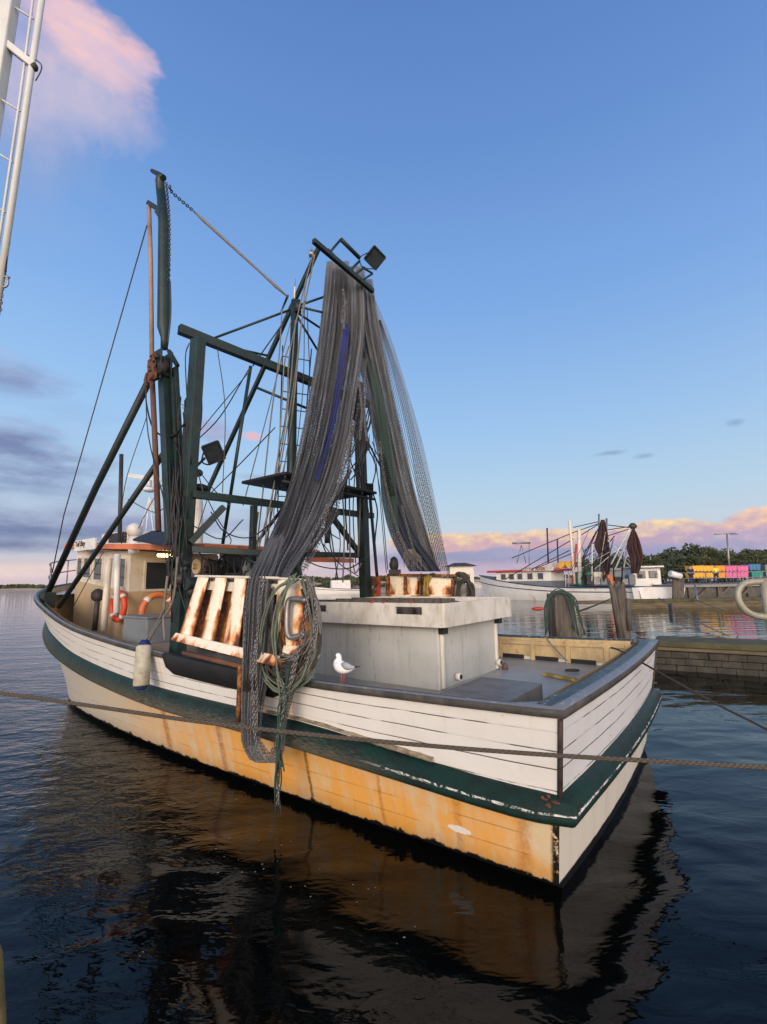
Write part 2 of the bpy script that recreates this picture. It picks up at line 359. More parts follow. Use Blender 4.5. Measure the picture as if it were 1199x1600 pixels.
def cap_paint():
    m_, nt, bs, out = new_mat('blue_green_rail_cap_paint'); g = G(nt)
    ob = g.coord('Object'); n = g.noise(ob, 4, 9, .7); f = g.noise(ob, 16, 8, .75)
    _, t, _ = g.sep(g.coord('UV'))
    col = g.mix(g.step(n, .4, .65), (.020, .040, .036, 1), (.060, .072, .070, 1))
    col = g.mix(g.step(g.math('ADD', t, g.math('MULTIPLY', g.math('SUBTRACT', f, .5), .25)), .42, .34), col, (.17, .18, .185, 1))
    col = g.mix(g.step(f, .58, .62), col, (.34, .35, .35, 1))
    g.put(col, bs.inputs['Base Color']); bs.inputs['Roughness'].default_value = .42; bs.inputs['Specular IOR Level'].default_value = .3
    g.l.new(g.bump(f, .4, .008), bs.inputs['Normal']); return m_
M['cap'] = cap_paint()
M['capside'] = wear('dark_rail_side', (.035, .034, .032), (.10, .085, .07), .6, 6, .6, bump=.5)
M['deck'] = wear('wet_grey_deck', (.30, .295, .265), (.20, .19, .165), .8, 1.5, .38, rust=.05, rscale=2, bump=.15, bscale=8)
M['lining'] = wear('ochre_bulwark_paint', (.50, .37, .19), (.30, .21, .11), .7, 6, .6, rust=.12, rscale=7, bump=.5, stretch=(1, 1, .5))

def plate_paint():
    m_, nt, bs, out = new_mat('rusting_cream_board_paint'); g = G(nt)
    u, t, _ = g.sep(g.coord('UV')); ob = g.coord('Object', (1, 1, 1)); n = g.noise(g.coord('Object', (1.2, 1.2, .7)), 4.6, 9, .66, .5); f = g.noise(ob, 22, 5, .6)
    col = g.mix(g.step(f, .5, .8), (.78, .68, .52, 1), (.66, .50, .30, 1))
    low = g.math('ADD', n, g.math('MULTIPLY', g.math('SUBTRACT', .50, t), .24))
    edge = g.math('MULTIPLY', g.math('SUBTRACT', g.math('ABSOLUTE', g.math('SUBTRACT', u, .5)), .40), .6)
    w_ = g.math('ADD', low, edge)
    col = g.mix(g.math('MULTIPLY', g.step(w_, .36, .53), .85), col, (.60, .24, .045, 1))
    col = g.mix(g.step(w_, .49, .59), col, (.26, .07, .016, 1))
    col = g.mix(g.step(w_, .57, .69), col, (.06, .02, .012, 1))
    g.put(col, bs.inputs['Base Color']); g.put(g.math('ADD', .4, g.math('MULTIPLY', g.step(w_, .5, .6), .4)), bs.inputs['Roughness'])
    g.l.new(g.bump(g.math('ADD', n, f), .4, .01), bs.inputs['Normal']); return m_
M['plate'] = plate_paint()

def net_mat(name, ca, cb, ku=60., kv=22., cover=.62):
    m_, nt, bs, out = new_mat(name); g = G(nt)
    uv = g.coord('UV'); u, t, _ = g.sep(uv)
    wob = g.math('MULTIPLY', g.noise(uv, 3, 3, .5), 1.5)
    uu = g.math('ADD', g.math('MULTIPLY', u, ku), wob); tt = g.math('ADD', g.math('MULTIPLY', t, kv), wob)
    a_ = g.math('ABSOLUTE', g.math('SUBTRACT', g.math('FRACT', g.math('ADD', uu, tt)), .5))
    b_ = g.math('ABSOLUTE', g.math('SUBTRACT', g.math('FRACT', g.math('SUBTRACT', uu, tt)), .5))
    line = g.math('MAXIMUM', a_, b_)
    dens = g.noise(g.coord('UV', (9, .5, 1)), 2.0, 4, .6)
    thr = g.math('SUBTRACT', .5, g.math('MULTIPLY', cover * .5, g.math('ADD', .55, g.math('MULTIPLY', dens, .9))))
    al = g.step(g.math('SUBTRACT', line, thr), -.03, .03)
    sn = g.noise(g.coord('UV', (30, .8, 1)), 1.0, 5, .65)
    col = g.mix(g.step(sn, .35, .65), ca + (1,), cb + (1,))
    g.put(col, bs.inputs['Base Color']); bs.inputs['Roughness'].default_value = .8; g.put(al, bs.inputs['Alpha'])
    g.l.new(g.bump(line, .6, .01), bs.inputs['Normal']); return m_
M['net'] = net_mat('grey_trawl_netting', (.042, .044, .048), (.145, .15, .155), 24, 15, .62)
M['netloose'] = net_mat('loose_grey_netting', (.06, .06, .06), (.16, .16, .155), 18, 14, .30)
M['netgreen'] = net_mat('green_netting', (.012, .032, .026), (.04, .07, .06), 22, 15, .55)
M['netblue'] = net_mat('dark_blue_netting', (.012, .018, .035), (.03, .04, .06), 26, 15, .75)
M['blue'] = wear('blue_net_cloth', (.008, .016, .11), (.006, .010, .05), .7, 4, .8)
M['netbrown'] = wear('maroon_net', (.075, .036, .034), (.024, .013, .014), .9, 1.5, .9, stretch=(3, 3, .4))

def rope_mat(name, ca, cb, k=60):
    m_, nt, bs, out = new_mat(name); g = G(nt)
    u, t, _ = g.sep(g.coord('UV'))
    w_ = g.math('ABSOLUTE', g.math('SUBTRACT', g.math('FRACT', g.math('ADD', g.math('MULTIPLY', u, k), g.math('MULTIPLY', t, 2))), .5))
    n = g.noise(g.coord('Object'), 12, 5, .6)
    col = g.mix(g.step(w_, .12, .40), cb + (1,), ca + (1,)); col = g.mix(g.math('MULTIPLY', g.step(n, .45, .7), .5), col, cb + (1,))
    g.put(col, bs.inputs['Base Color']); bs.inputs['Roughness'].default_value = .85
    g.l.new(g.bump(w_, .8, .006), bs.inputs['Normal']); return m_
M['rope'] = rope_mat('weathered_mooring_rope', (.10, .08, .055), (.05, .038, .027), 30)
M['ropedk'] = rope_mat('dark_wet_rope', (.06, .05, .04), (.02, .016, .013), 40)
M['ropegreen'] = rope_mat('green_grey_rope', (.17, .20, .14), (.07, .085, .06), 50)
M['ropeteal'] = rope_mat('teal_rope', (.028, .07, .055), (.015, .032, .026), 50)
M['ropepale'] = rope_mat('pale_rope', (.22, .205, .18), (.11, .10, .085), 50)
M['ropeyellow'] = rope_mat('yellow_rope', (.42, .30, .05), (.2, .14, .03), 50)
M['wire'] = wear('dark_wire', (.035, .035, .037), (.07, .06, .05), .5, 20, .5, metal=.3, bump=0)

# ------------------------------------------------------------------ mesh helpers
class MB:
    def __init__(s): s.v, s.f, s.uv, s.sm = [], [], [], []
    def add(s, vs, fs, uvs=None, smooth=False):
        o = len(s.v); s.v += [Vector(x) for x in vs]; s.uv += (uvs if uvs else [(0, 0)] * len(vs))
        for f in fs: s.f.append([o + i for i in f]); s.sm.append(smooth)
        return s
    def hexa(s, c):      # eight corners: bottom four then top four (same order)
        return s.add(c, [(0, 3, 2, 1), (4, 5, 6, 7), (0, 1, 5, 4), (1, 2, 6, 5), (2, 3, 7, 6), (3, 0, 4, 7)],
                     [(0, 0), (1, 0), (1, 0), (0, 0), (0, 1), (1, 1), (1, 1), (0, 1)])
    def box(s, p, q, fr=None):
        fr = fr or (lambda a, b, c: Vector((a, b, c)))
        (x0, y0, z0), (x1, y1, z1) = p, q
        return s.hexa([fr(x0, y0, z0), fr(x1, y0, z0), fr(x1, y1, z0), fr(x0, y1, z0), fr(x0, y0, z1), fr(x1, y0, z1), fr(x1, y1, z1), fr(x0, y1, z1)])
    def beam(s, p, q, w, h, up=Vector((0, 0, 1)), w2=None, h2=None):
        p, q = Vector(p), Vector(q); d = (q - p).normalized(); sd_ = d.cross(up)
        if sd_.length < .05: sd_ = d.cross(Vector((1, 0, 0)))
        sd_.normalize(); u_ = sd_.cross(d).normalized(); w2 = w2 or w; h2 = h2 or h
        c = []
        for b_, (ww, hh) in ((p, (w, h)), (q, (w2, h2))):
            c += [b_ + sd_ * (x * ww / 2) + u_ * (y * hh / 2) for x, y in ((-1, -1), (1, -1), (1, 1), (-1, 1))]
        return s.hexa(c)
    def tube(s, path, r, n=8, cap=True, closed=False, sx=1.0):
        path = [Vector(p) for p in path]; k = len(path)
        rs = r if isinstance(r, (list, tuple)) else [r] * k
        tang = []
        for i in range(k):
            a_ = path[(i - 1) % k] if closed or i > 0 else path[i]; b_ = path[(i + 1) % k] if closed or i < k - 1 else path[i]
            t = (b_ - a_); tang.append(t.normalized() if t.length > 1e-9 else Vector((0, 0, 1)))
        nrm = tang[0].cross(Vector((0, 0, 1)))
        if nrm.length < .1: nrm = tang[0].cross(Vector((1, 0, 0)))
        nrm.normalize(); vs, uvs, L = [], [], 0
        for i in range(k):
            if i:
                L += (path[i] - path[i - 1]).length
                nrm = (nrm - tang[i] * nrm.dot(tang[i]))
                nrm = nrm.normalized() if nrm.length > 1e-6 else tang[i].orthogonal().normalized()
            bn = tang[i].cross(nrm)
            for j in range(n):
                a = 2 * math.pi * j / n
                vs.append(path[i] + (nrm * math.cos(a) * sx + bn * math.sin(a)) * rs[i]); uvs.append((L, j / n))
        fs = []
        for i in range(k if closed else k - 1):
            for j in range(n):
                fs.append((i * n + j, i * n + (j + 1) % n, ((i + 1) % k) * n + (j + 1) % n, ((i + 1) % k) * n + j))
        s.add(vs, fs, uvs, True)
        if cap and not closed:
            o = len(s.v) - len(vs)
            s.f.append([o + j for j in range(n)][::-1]); s.sm.append(False)
            s.f.append([o + (k - 1) * n + j for j in range(n)]); s.sm.append(False)
        return s
    def grid(s, rows, uvs=None, smooth=True):
        nr, nc = len(rows), len(rows[0]); vs = [p for r_ in rows for p in r_]
        fs = [(i * nc + j, i * nc + j + 1, (i + 1) * nc + j + 1, (i + 1) * nc + j) for i in range(nr - 1) for j in range(nc - 1)]
        return s.add(vs, fs, [w for r_ in uvs for w in r_] if uvs else None, smooth)
    def chain(s, path, ll=.045, r=.006, n=4):
        pts = resample(path, ll * .78)
        for i in range(len(pts) - 1):
            p, q = pts[i], pts[i + 1]; d = (q - p).normalized(); c = (p + q) / 2
            sd_ = d.orthogonal().normalized()
            if i % 2: sd_ = d.cross(sd_)
            loop = [c + d * (math.cos(a) * ll * .5) + sd_ * (math.sin(a) * ll * .32) for a in [k * math.pi / 3 for k in range(6)]]
            s.tube(loop, r, n, closed=True)
        return s
    def lump(s, c, rx, ry, rz, n=10, jit=0., fr=None):
        c = Vector(c); rows = []
        for i in range(n + 1):
            th = math.pi * i / n; row = []
            for j in range(2 * n + 1):
                ph = math.pi * (j % (2 * n)) / n; k = 1 + (random.uniform(-jit, jit) if 0 < j < 2 * n else 0)
                row.append(c + Vector((rx * math.sin(th) * math.cos(ph) * k, ry * math.sin(th) * math.sin(ph) * k, rz * math.cos(th))))
            rows.append(row)
        return s.grid(rows)
    def build(s, name, mat, parent=None, bevel=0, weld=False, **props):
        me = bpy.data.meshes.new(name); me.from_pydata([tuple(x) for x in s.v], [], s.f)
        ul = me.uv_layers.new(name='UVMap')
        for li, l in enumerate(me.loops): ul.data[li].uv = s.uv[l.vertex_index]
        for p_, sm_ in zip(me.polygons, s.sm): p_.use_smooth = sm_
        me.materials.append(M[mat] if isinstance(mat, str) else mat); me.update()
        o = bpy.data.objects.new(name, me); COL.objects.link(o)
        if bevel:
            b_ = o.modifiers.new('bevel', 'BEVEL'); b_.width = bevel; b_.segments = 2; b_.limit_method = 'ANGLE'; b_.angle_limit = R(40)
        if parent is not None:
            o.parent = parent
            if parent.type == 'EMPTY' and not parent.get('local'):
                o.matrix_parent_inverse = Matrix.Translation(-parent.location)
        for k, v in props.items(): o[k] = v
        return o
def resample(path, step):
    path = [Vector(p) for p in path]; out = [path[0]]; acc = 0
    for a_, b_ in zip(path, path[1:]):
        L = (b_ - a_).length
        while acc + L >= step and L > 1e-9:
            t = (step - acc) / L; a_ = a_.lerp(b_, t); out.append(a_.copy()); L = (b_ - a_).length; acc = 0
        acc += L
    return out
def smooth(path, k=6):
    p = [Vector(x) for x in path]; p = [p[0] * 2 - p[1]] + p + [p[-1] * 2 - p[-2]]; out = []
    for i in range(1, len(p) - 2):
        for j in range(k):
            t = j / k; a_, b_, c_, d_ = p[i - 1], p[i], p[i + 1], p[i + 2]
            out.append(.5 * ((2 * b_) + (c_ - a_) * t + (2 * a_ - 5 * b_ + 4 * c_ - d_) * t * t + (3 * b_ - a_ - 3 * c_ + d_) * t ** 3))
    out.append(p[-2]); return out
def sag(p, q, d, k=10):
    p, q = Vector(p), Vector(q)
    return [p.lerp(q, i / k) - Vector((0, 0, d * 4 * (i / k) * (1 - i / k))) for i in range(k + 1)]
def thing(name, label, cat, loc, group=None, local=False, rz=0):
    o = bpy.data.objects.new(name, None); COL.objects.link(o); o.location = loc; o.rotation_euler.z = rz
    o.empty_display_size = .2; o['label'] = label; o['category'] = cat
    if group: o['group'] = group
    if local: o['local'] = 1
    return o
def tag(o, label, cat, group=None):
    o['label'] = label; o['category'] = cat
    if group: o['group'] = group
    return o
def text_part(name, body, size, mat, parent, P, X, Y, depth=.004):
    cu = bpy.data.curves.new(name, 'FONT'); cu.body = body; cu.size = size; cu.extrude = depth; cu.offset = size * .02; cu.align_x = 'LEFT'
    t = bpy.data.objects.new(name + '_tmp', cu); COL.objects.link(t)
    bpy.context.view_layer.update()
    me = bpy.data.meshes.new_from_object(t.evaluated_get(bpy.context.evaluated_depsgraph_get()))
    bpy.data.objects.remove(t)
    X = Vector(X).normalized(); Z = X.cross(Vector(Y)).normalized(); Y = Z.cross(X)
    mm = Matrix((tuple(X) + (0,), tuple(Y) + (0,), tuple(Z) + (0,), (0, 0, 0, 1))).transposed(); mm.translation = P
    me.transform(mm); me.materials.clear(); me.materials.append(M[mat])
    o = bpy.data.objects.new(name, me); COL.objects.link(o); o.parent = parent
    if parent.type == 'EMPTY': o.matrix_parent_inverse = Matrix.Translation(-parent.location)
    return o
def interp(tab, x):
    if x <= tab[0][0]: return tab[0][1]
    for (a_, b_), (c_, d_) in zip(tab, tab[1:]):
        if x <= c_:
            t = (x - a_) / (c_ - a_); return b_ + (d_ - b_) * t
    return tab[-1][1]
def curve(tab):
    """smooth (monotone-ish) interpolation of a table"""
    def f(x):
        if x <= tab[0][0]: return tab[0][1]
        if x >= tab[-1][0]: return tab[-1][1]
        for i in range(len(tab) - 1):
            if x <= tab[i + 1][0]:
                x0, y0 = tab[i]; x1, y1 = tab[i + 1]; h_ = x1 - x0
                m0 = (y1 - tab[i - 1][1]) / (x1 - tab[i - 1][0]) if i else (y1 - y0) / h_
                m1 = (tab[i + 2][1] - y0) / (tab[i + 2][0] - x0) if i + 2 < len(tab) else (y1 - y0) / h_
                t = (x - x0) / h_
                return (2 * t ** 3 - 3 * t * t + 1) * y0 + (t ** 3 - 2 * t * t + t) * h_ * m0 + (3 * t * t - 2 * t ** 3) * y1 + (t ** 3 - t * t) * h_ * m1
    return f

# ------------------------------------------------------------------ water
def water():
    m_, nt, bs, out = new_mat('dark_river_water'); g = G(nt)
    bs.inputs['Specular IOR Level'].default_value = .33; bs.inputs['Base Color'].default_value = (.0015, .002, .002, 1); bs.inputs['Roughness'].default_value = .02; bs.inputs['IOR'].default_value = 1.33
    ob = g.coord('Object'); X, Y_, _ = g.sep(ob)
    big = g.noise(g.coord('Object', (.55, 1.0, 1)), .9, 2, .5, .3)
    mid = g.noise(g.coord('Object', (1.0, 1.7, 1)), 2.6, 3, .55, .5)
    sml = g.noise(g.coord('Object', (1.0, 2.2, 1)), 9.0, 3, .55, .2)
    lng = g.noise(g.coord('Object', (.22, 1.0, 1)), 1.5, 2, .5, .4)
    patch = g.step(g.noise(g.coord('Object', (.7, 1, 1)), .23, 2, .5), .40, .62)
    left = g.math('MULTIPLY', g.step(X, -.6, -3.6), g.step(Y_, 3.0, 6.0))
    far = g.step(Y_, 8, 20)
    k1 = g.math('ADD', .16, g.math('MULTIPLY', left, .75))
    k2 = g.math('ADD', .03, g.math('MULTIPLY', g.math('MAXIMUM', left, g.math('MULTIPLY', patch, g.step(X, .5, -1.5))), .45))
    h = g.math('ADD', g.math('MULTIPLY', big, .9), g.math('ADD', g.math('MULTIPLY', mid, g.math('MULTIPLY', k1, .55)), g.math('MULTIPLY', sml, g.math('MULTIPLY', k2, .16))))
    h = g.math('ADD', g.math('MULTIPLY', h, g.math('SUBTRACT', 1.0, g.math('MULTIPLY', far, .75))), g.math('MULTIPLY', lng, g.math('MULTIPLY', far, .38)))
    g.l.new(g.bump(h, 1.0, .085), bs.inputs['Normal'])
    mb = MB(); mb.add([(-2500, -40, 0), (2500, -40, 0), (2500, 3000, 0), (-2500, 3000, 0)], [(0, 1, 2, 3)])
    o = mb.build('water', m_); o['kind'] = 'structure'
water()

# ------------------------------------------------------------------ the trawler
rail_h = curve([(0, 2.20), (2, 2.25), (4, 2.30), (7, 2.32), (8.5, 2.31), (9.5, 2.24), (10.3, 2.06), (11, 1.78), (11.7, 1.34), (12.3, .80), (12.65, .36), (12.8, 0)])
wl_h = curve([(0, 1.88), (3, 1.96), (5.7, 1.95), (8.2, 1.78), (9.7, 1.52), (11.2, .98), (12.0, .45), (12.5, 0), (12.8, 0)])
rail_z = curve([(0, 1.38), (1, 1.35), (2.4, 1.335), (5.4, 1.44), (7.4, 1.60), (8.4, 1.76), (9.3, 1.96), (10.3, 2.12), (11.5, 2.27), (12.8, 2.42)])
rt_z = curve([(0, .76), (.5, .765), (1.2, .81), (2.2, .89), (3.1, .915), (5.2, .945), (6.7, 1.03), (8.2, 1.20), (9.1, 1.38), (10.2, 1.56), (11.5, 1.74), (12.8, 1.90)])
rb_z = curve([(0, .595), (.4, .585), (1.3, .63), (2.4, .68), (3.2, .705), (5.2, .71), (7.0, .82), (8.1, .95), (9.2, 1.12), (10.2, 1.32), (11.5, 1.54), (12.8, 1.70)])
def hb(u, z):
    t = (z - .08) / (rail_z(u) - .08); w_, r_ = wl_h(u), rail_h(u)
    if t < 0: return max(0, w_ * (1 + t * .9))
    return w_ + (r_ - w_) * (t ** (1 + .25 * min(1, max(0, (u - 8) / 4)) * 2))
def hu(u, z): return u - .15 * (z - .08) * max(0, 1 - u / 1.2)
US = [0, .12, .3, .6] + [x * .4 for x in range(2, 30)] + [11.9, 12.1, 12.3, 12.5, 12.65, 12.75, 12.8]
TR = thing('fishing_trawler', 'large white trawler with green trim, orange rust stains and tall rigging, moored in the foreground', 'trawler', B(6, 0, 0))
for side in (-1, 1):
    lo, up = MB(), MB(); r1, q1, r2, q2 = [], [], [], []
    for u in US:
        zs = [-.7, -.3, 0, .08, .25, .45, rb_z(u) + .05]
        r1.append([B(hu(u, z), side * hb(u, z), z) for z in zs]); q1.append([(u, z) for z in zs])
        z0, z1 = rb_z(u) + .05, rail_z(u)
        r2.append([B(hu(u, z0 + (z1 - z0) * t), side * hb(u, z0 + (z1 - z0) * t), z0 + (z1 - z0) * t) for t in (0, .2, .4, .6, .8, 1)])
        q2.append([(u, t) for t in (0, .2, .4, .6, .8, 1)])
    lo.grid(r1, q1); up.grid(r2, q2)
    lo.build('lower_hull', 'hull_lower', TR); up.build('bulwark', 'hull_upper', TR)
def tv(v, z): return -.15 * (z - .08) + .02 * v      # transom plane
lo, up = MB(), MB(); vs_ = [-1, -.75, -.5, -.25, 0, .25, .5, .75, 1]
def trow(z, t): return [B(hu(0, z) - .07 * (1 - k * k), k * hb(0, z), z) for k in vs_], [((k + 1) * 2.1, t) for k in vs_]
R1 = [trow(z, z) for z in (-.7, -.3, 0, .08, .25, .45, rb_z(0) + .05)]; R2 = []
for t in (0, .2, .4, .6, .8, 1):
    z0, z1 = rb_z(0) + .05, rail_z(0); R2.append(trow(z0 + (z1 - z0) * t, t))
lo.grid([a for a, b in R1], [b for a, b in R1]); up.grid([a for a, b in R2], [b for a, b in R2])
lo.build('transom', 'hull_transom_lower', TR); up.build('upper_transom', 'hull_transom', TR)

# path right round the boat at a height function: port bow -> stern -> starboard bow, with outward vectors
def round_path(zf, rad=.0):
    pts = []
    us = US[::-1]
    for u in us[:-1]: pts.append((u, -1))
    pts.append((0, -1)); out = []
    for u, s_ in pts: z = zf(u); out.append((u, hu(u, z), s_ * hb(u, z), z))
    z = zf(0); h_ = hb(0, z)
    for k in vs_[1:-1]: out.append((-k * .001, hu(0, z) - .07 * (1 - k * k), k * h_, z))
    for u, s_ in reversed(pts): z = zf(u); out.append((u, hu(u, z), -s_ * hb(u, z), z))
    return out
def sweep(zf, section, round_corner=True):
    """section(u) -> list of (out, z, t); swept round the hull"""
    P = round_path(zf); n = len(P); rows, uvs = [], []
    for i, (u, bu_, bv_, z) in enumerate(P):
        a_, c_ = P[max(0, i - 1)], P[min(n - 1, i + 1)]
        du, dv = c_[1] - a_[1], c_[2] - a_[2]; L = math.hypot(du, dv) or 1
        no = (dv / L * -1 * -1, -du / L)
        # outward = to the right of travel (bow->stern on port side travels -u, outward is -v)
        o_ = (-dv / L, du / L)
        sc = 1.0
        if abs(abs(bv_) - hb(0, z)) < 1e-6 and abs(u) < 1e-6: sc = 1.12
        rows.append([B(bu_ + o_[0] * o * sc, bv_ + o_[1] * o * sc, zz) for o, zz, t in section(max(0, u))])
        uvs.append([(abs(u) if abs(u) > .001 or u == 0 else -1, t) for o, zz, t in section(max(0, u))])
    return rows, uvs
def rubsec(u):
    a_, b_ = rt_z(u), rb_z(u); h_ = a_ - b_; w_ = 1 - .4 * min(1, max(0, (u - 4) / 3))
    return [(o * w_ if o > 0 else o, z, t) for o, z, t in [(-.01, a_ + .012, 0), (.022, a_ + .004, .10), (.058, a_ - h_ * .10, .22), (.080, a_ - h_ * .26, .36), (.095, a_ - h_ * .45, .5), (.106, a_ - h_ * .64, .62), (.110, b_ + .03, .75), (.10, b_ + .005, .85), (.08, b_ - .01, .93), (-.02, b_ - .015, 1)]]
rw, uvs = sweep(rt_z, rubsec); MB().grid(rw, uvs).build('rubbing_strake', 'rub', TR)
def capsec(u): z = rail_z(u); return [(.022, z - .045), (.032, z - .04), (.032, z + .008), (.022, z + .018)]
rw, uvs = sweep(rail_z, lambda u: [(a_, b_, 0) for a_, b_ in capsec(u)]); MB().grid(rw, uvs).build('rail_edge', 'capside', TR)
def captop(u):
    z = rail_z(u); w_ = .038 if u > .15 else .17
    return [(.026, z + .016, 0), (.012, z + .024, .1), (-w_, z + .024, .8), (-w_ - .012, z + .012, .9), (-w_ - .012, z - .05, 1)]
rw, uvs = sweep(rail_z, captop); MB().grid(rw, uvs).build('rail_cap', 'cap', TR)
M['corner'] = wear('dark_rotted_timber_strip', (.055, .035, .028), (.015, .012, .01), .8, 9, .8, bump=.8)
# brown corner strips at the stern and a dark stem
for s_ in (-1, 1):
    zs = [rt_z(0) - .02, 1.0, 1.15, rail_z(0) - .055]
    MB().tube([B(hu(0, z) - .004, s_ * (hb(0, z) + .004), z) for z in zs], .020, 6).build('corner_strip', 'corner', TR)
# worn timber strip peeling off above the strake
zs = MB()
for u0, u1, zo, hh in ((.9, 1.75, .028, .050), (1.72, 2.9, .03, .036)):
    pr, pu = [], []
    for i in range(13):
        u = u0 + (u1 - u0) * i / 12; z = rt_z(u) + zo + .01; j = random.uniform(-.006, .006)
        o_ = hb(u, z) + .002
        pr.append([B(u, -o_, z - hh / 2 + j), B(u, -o_ - .028, z - hh / 2 + .01), B(u, -o_ - .026, z + hh / 2 - .008 + j), B(u, -o_, z + hh / 2 + j)]); pu.append([(u, 0), (u, .3), (u, .6), (u, 1)])
    zs.grid(pr, pu)
M['rotwood'] = wear('rotted_pale_timber', (.26, .21, .145), (.07, .055, .035), .9, 9, .9, bump=1., bscale=30, stretch=(1, 1, 2.5))
zs.build('worn_strip', 'rotwood', TR)
mb = MB(); c = B(-.045, -2.10, .752)
for k in range(12): q = c + Vector((random.uniform(-.045, .03), random.uniform(-.03, .045), random.uniform(-.03, .012))); mb.beam(q, q + Vector((random.uniform(-.05, .05), random.uniform(-.03, .03), random.uniform(-.02, .015))), .02, .010)
M['redrot'] = wear('reddish_bare_timber', (.13, .045, .03), (.05, .025, .02), .8, 18, .9)
mb.build('splintered_corner', 'redrot', TR)
# deck and inner bulwark
DZ = 1.0
def deckz(u): return DZ + max(0, u - 6.2) * .085
rows, rin = [], {-1: [], 1: []}
for u in US[1:-3]:
    h_ = min(hb(u, rail_z(u)) - .11, hb(u, deckz(u)) - .03); rows.append([B(u, -h_, deckz(u)), B(u, 0, deckz(u) + .03), B(u, h_, deckz(u))])
    for s_ in (-1, 1): rin[s_].append([B(u, s_ * h_, deckz(u) + (.05 if u < 6 else 0)), B(u, s_ * (hb(u, rail_z(u)) - .11), rail_z(u))])
MB().grid(rows).build('deck', 'deck', TR)
for s_ in (-1, 1):
    MB().grid(rin[s_]).build('bulwark_lining', 'lining', TR)
h0 = hb(0, 1.4) - .1
MB().grid([[B(.13, -h0, DZ), B(.11, 0, DZ), B(.13, h0, DZ)], [B(.02, -h0, rail_z(0)), B(.0, 0, rail_z(0)), B(.02, h0, rail_z(0))]]).build('transom_lining', 'lining', TR)
for s_ in (-1, 1):
    for k in range(9):
        u = .45 + k * .56; h_ = hb(u, rail_z(u)) - .115
        hd = min(h_, hb(u, DZ) - .05); zt_ = rail_z(u) - .02
        MB().hexa([B(u - .035, s_ * (hd - .03), DZ), B(u + .035, s_ * (hd - .03), DZ), B(u + .035, s_ * (hd + .01), DZ), B(u - .035, s_ * (hd + .01), DZ), B(u - .035, s_ * (h_ - .03), zt_), B(u + .035, s_ * (h_ - .03), zt_), B(u + .035, s_ * (h_ + .01), zt_), B(u - .035, s_ * (h_ + .01), zt_)]).build('stanchion', 'lining', TR, bevel=.006)
    st = [(u, hb(u, rail_z(u)) - .12) for u in [.2, 1, 2, 3, 4, 5]]
    mb = MB()
    for (a_, ha), (b_, h2_) in zip(st, st[1:]): mb.beam(B(a_, s_ * (ha - .015), rail_z(a_) - .075), B(b_, s_ * (h2_ - .015), rail_z(b_) - .075), .03, .055)
    mb.build('rail_stringer', 'lining', TR)
# freeing slots on the far lining: solid black strips stand in for the shaded gaps
for k in range(8):
    u = .55 + k * .56; h_ = min(hb(u + .2, rail_z(u)) - .125, hb(u + .2, DZ) - .05)
    MB().box((u + .06, h_ - .006, DZ + .005), (u + .42, h_ + .006, DZ + .065), B).build('scupper', 'black', TR)

# mid-side black guard under the otter board
mb = MB(); rr = []
for i in range(15):
    u = 2.62 + (4.78 - 2.62) * i / 14; zt = rail_z(u) + .02; zb_ = rail_z(u) - (.235 if .3 < i < 13.5 else .17)
    rr.append([B(u, -hb(u, zb_) - .01, zb_), B(u, -hb(u, zb_) - .035, zb_ + .015), B(u, -hb(u, zt) - .045, zt - .02), B(u, -hb(u, zt) - .03, zt + .005), B(u, -hb(u, zt) + .02, zt + .005)])
mb.grid(rr); mb.f.append(list(range(5))); mb.sm.append(False); mb.f.append(list(range(len(mb.v) - 5, len(mb.v)))); mb.sm.append(False)
mb.build('side_guard', 'black', TR)

# --- wheelhouse
WV = 1.0; wa, wf = 8.62, 11.35; ZR = lambda u: 2.86 + (u - 6) * .062
def wallpt(u, v, z): return B(u, v, z)
WH = MB()
ztop = lambda u: ZR(u) - .02
zb0 = 1.2
prof = [(wa, -WV), (11.22, -WV), (11.45, -WV * .85), (11.6, -WV * .5), (11.65, 0), (11.6, WV * .5), (11.45, WV * .85), (11.22, WV), (wa, WV)]
def walls(z0f, z1f, off=0.):
    rows = []
    for u, v in prof + [prof[0]]:
        rows.append([B(u, v * (1 + off), z0f(u)), B(u, v * (1 + off), z1f(u))])
    return rows
split = lambda u: 2.19 + (u - 8.66) * .10
MB().grid(walls(lambda u: zb0, split), smooth=False).build('lower_wall', 'tan', TR)
UW = MB().grid(walls(split, ztop), smooth=False).build('wheelhouse', 'cream', TR)
mb = MB(); pr = [B(u, v * 1.012, split(u)) for u, v in prof + [prof[0]]]
def window(corners, frame_w=.035, out=Vector((0, 0, 0)), fm='cream', nm='window'):
    """corners: 4 world points; a proud frame with a recessed pane"""
    c = [Vector(x) for x in corners]; n_ = (c[1] - c[0]).cross(c[3] - c[0]).normalized()
    if n_.dot(CAM - c[0]) < 0: n_ = -n_
    f = MB()
    for i in range(4): f.beam(c[i] + n_ * .012, c[(i + 1) % 4] + n_ * .012, frame_w, .03, up=n_)
    fo = f.build(nm, fm, TR, bevel=.004)
    ins = [p + n_ * .006 for p in c]
    g_ = MB(); g_.hexa([p - n_ * .01 for p in ins] + ins); g_.build('pane', 'glass', fo)
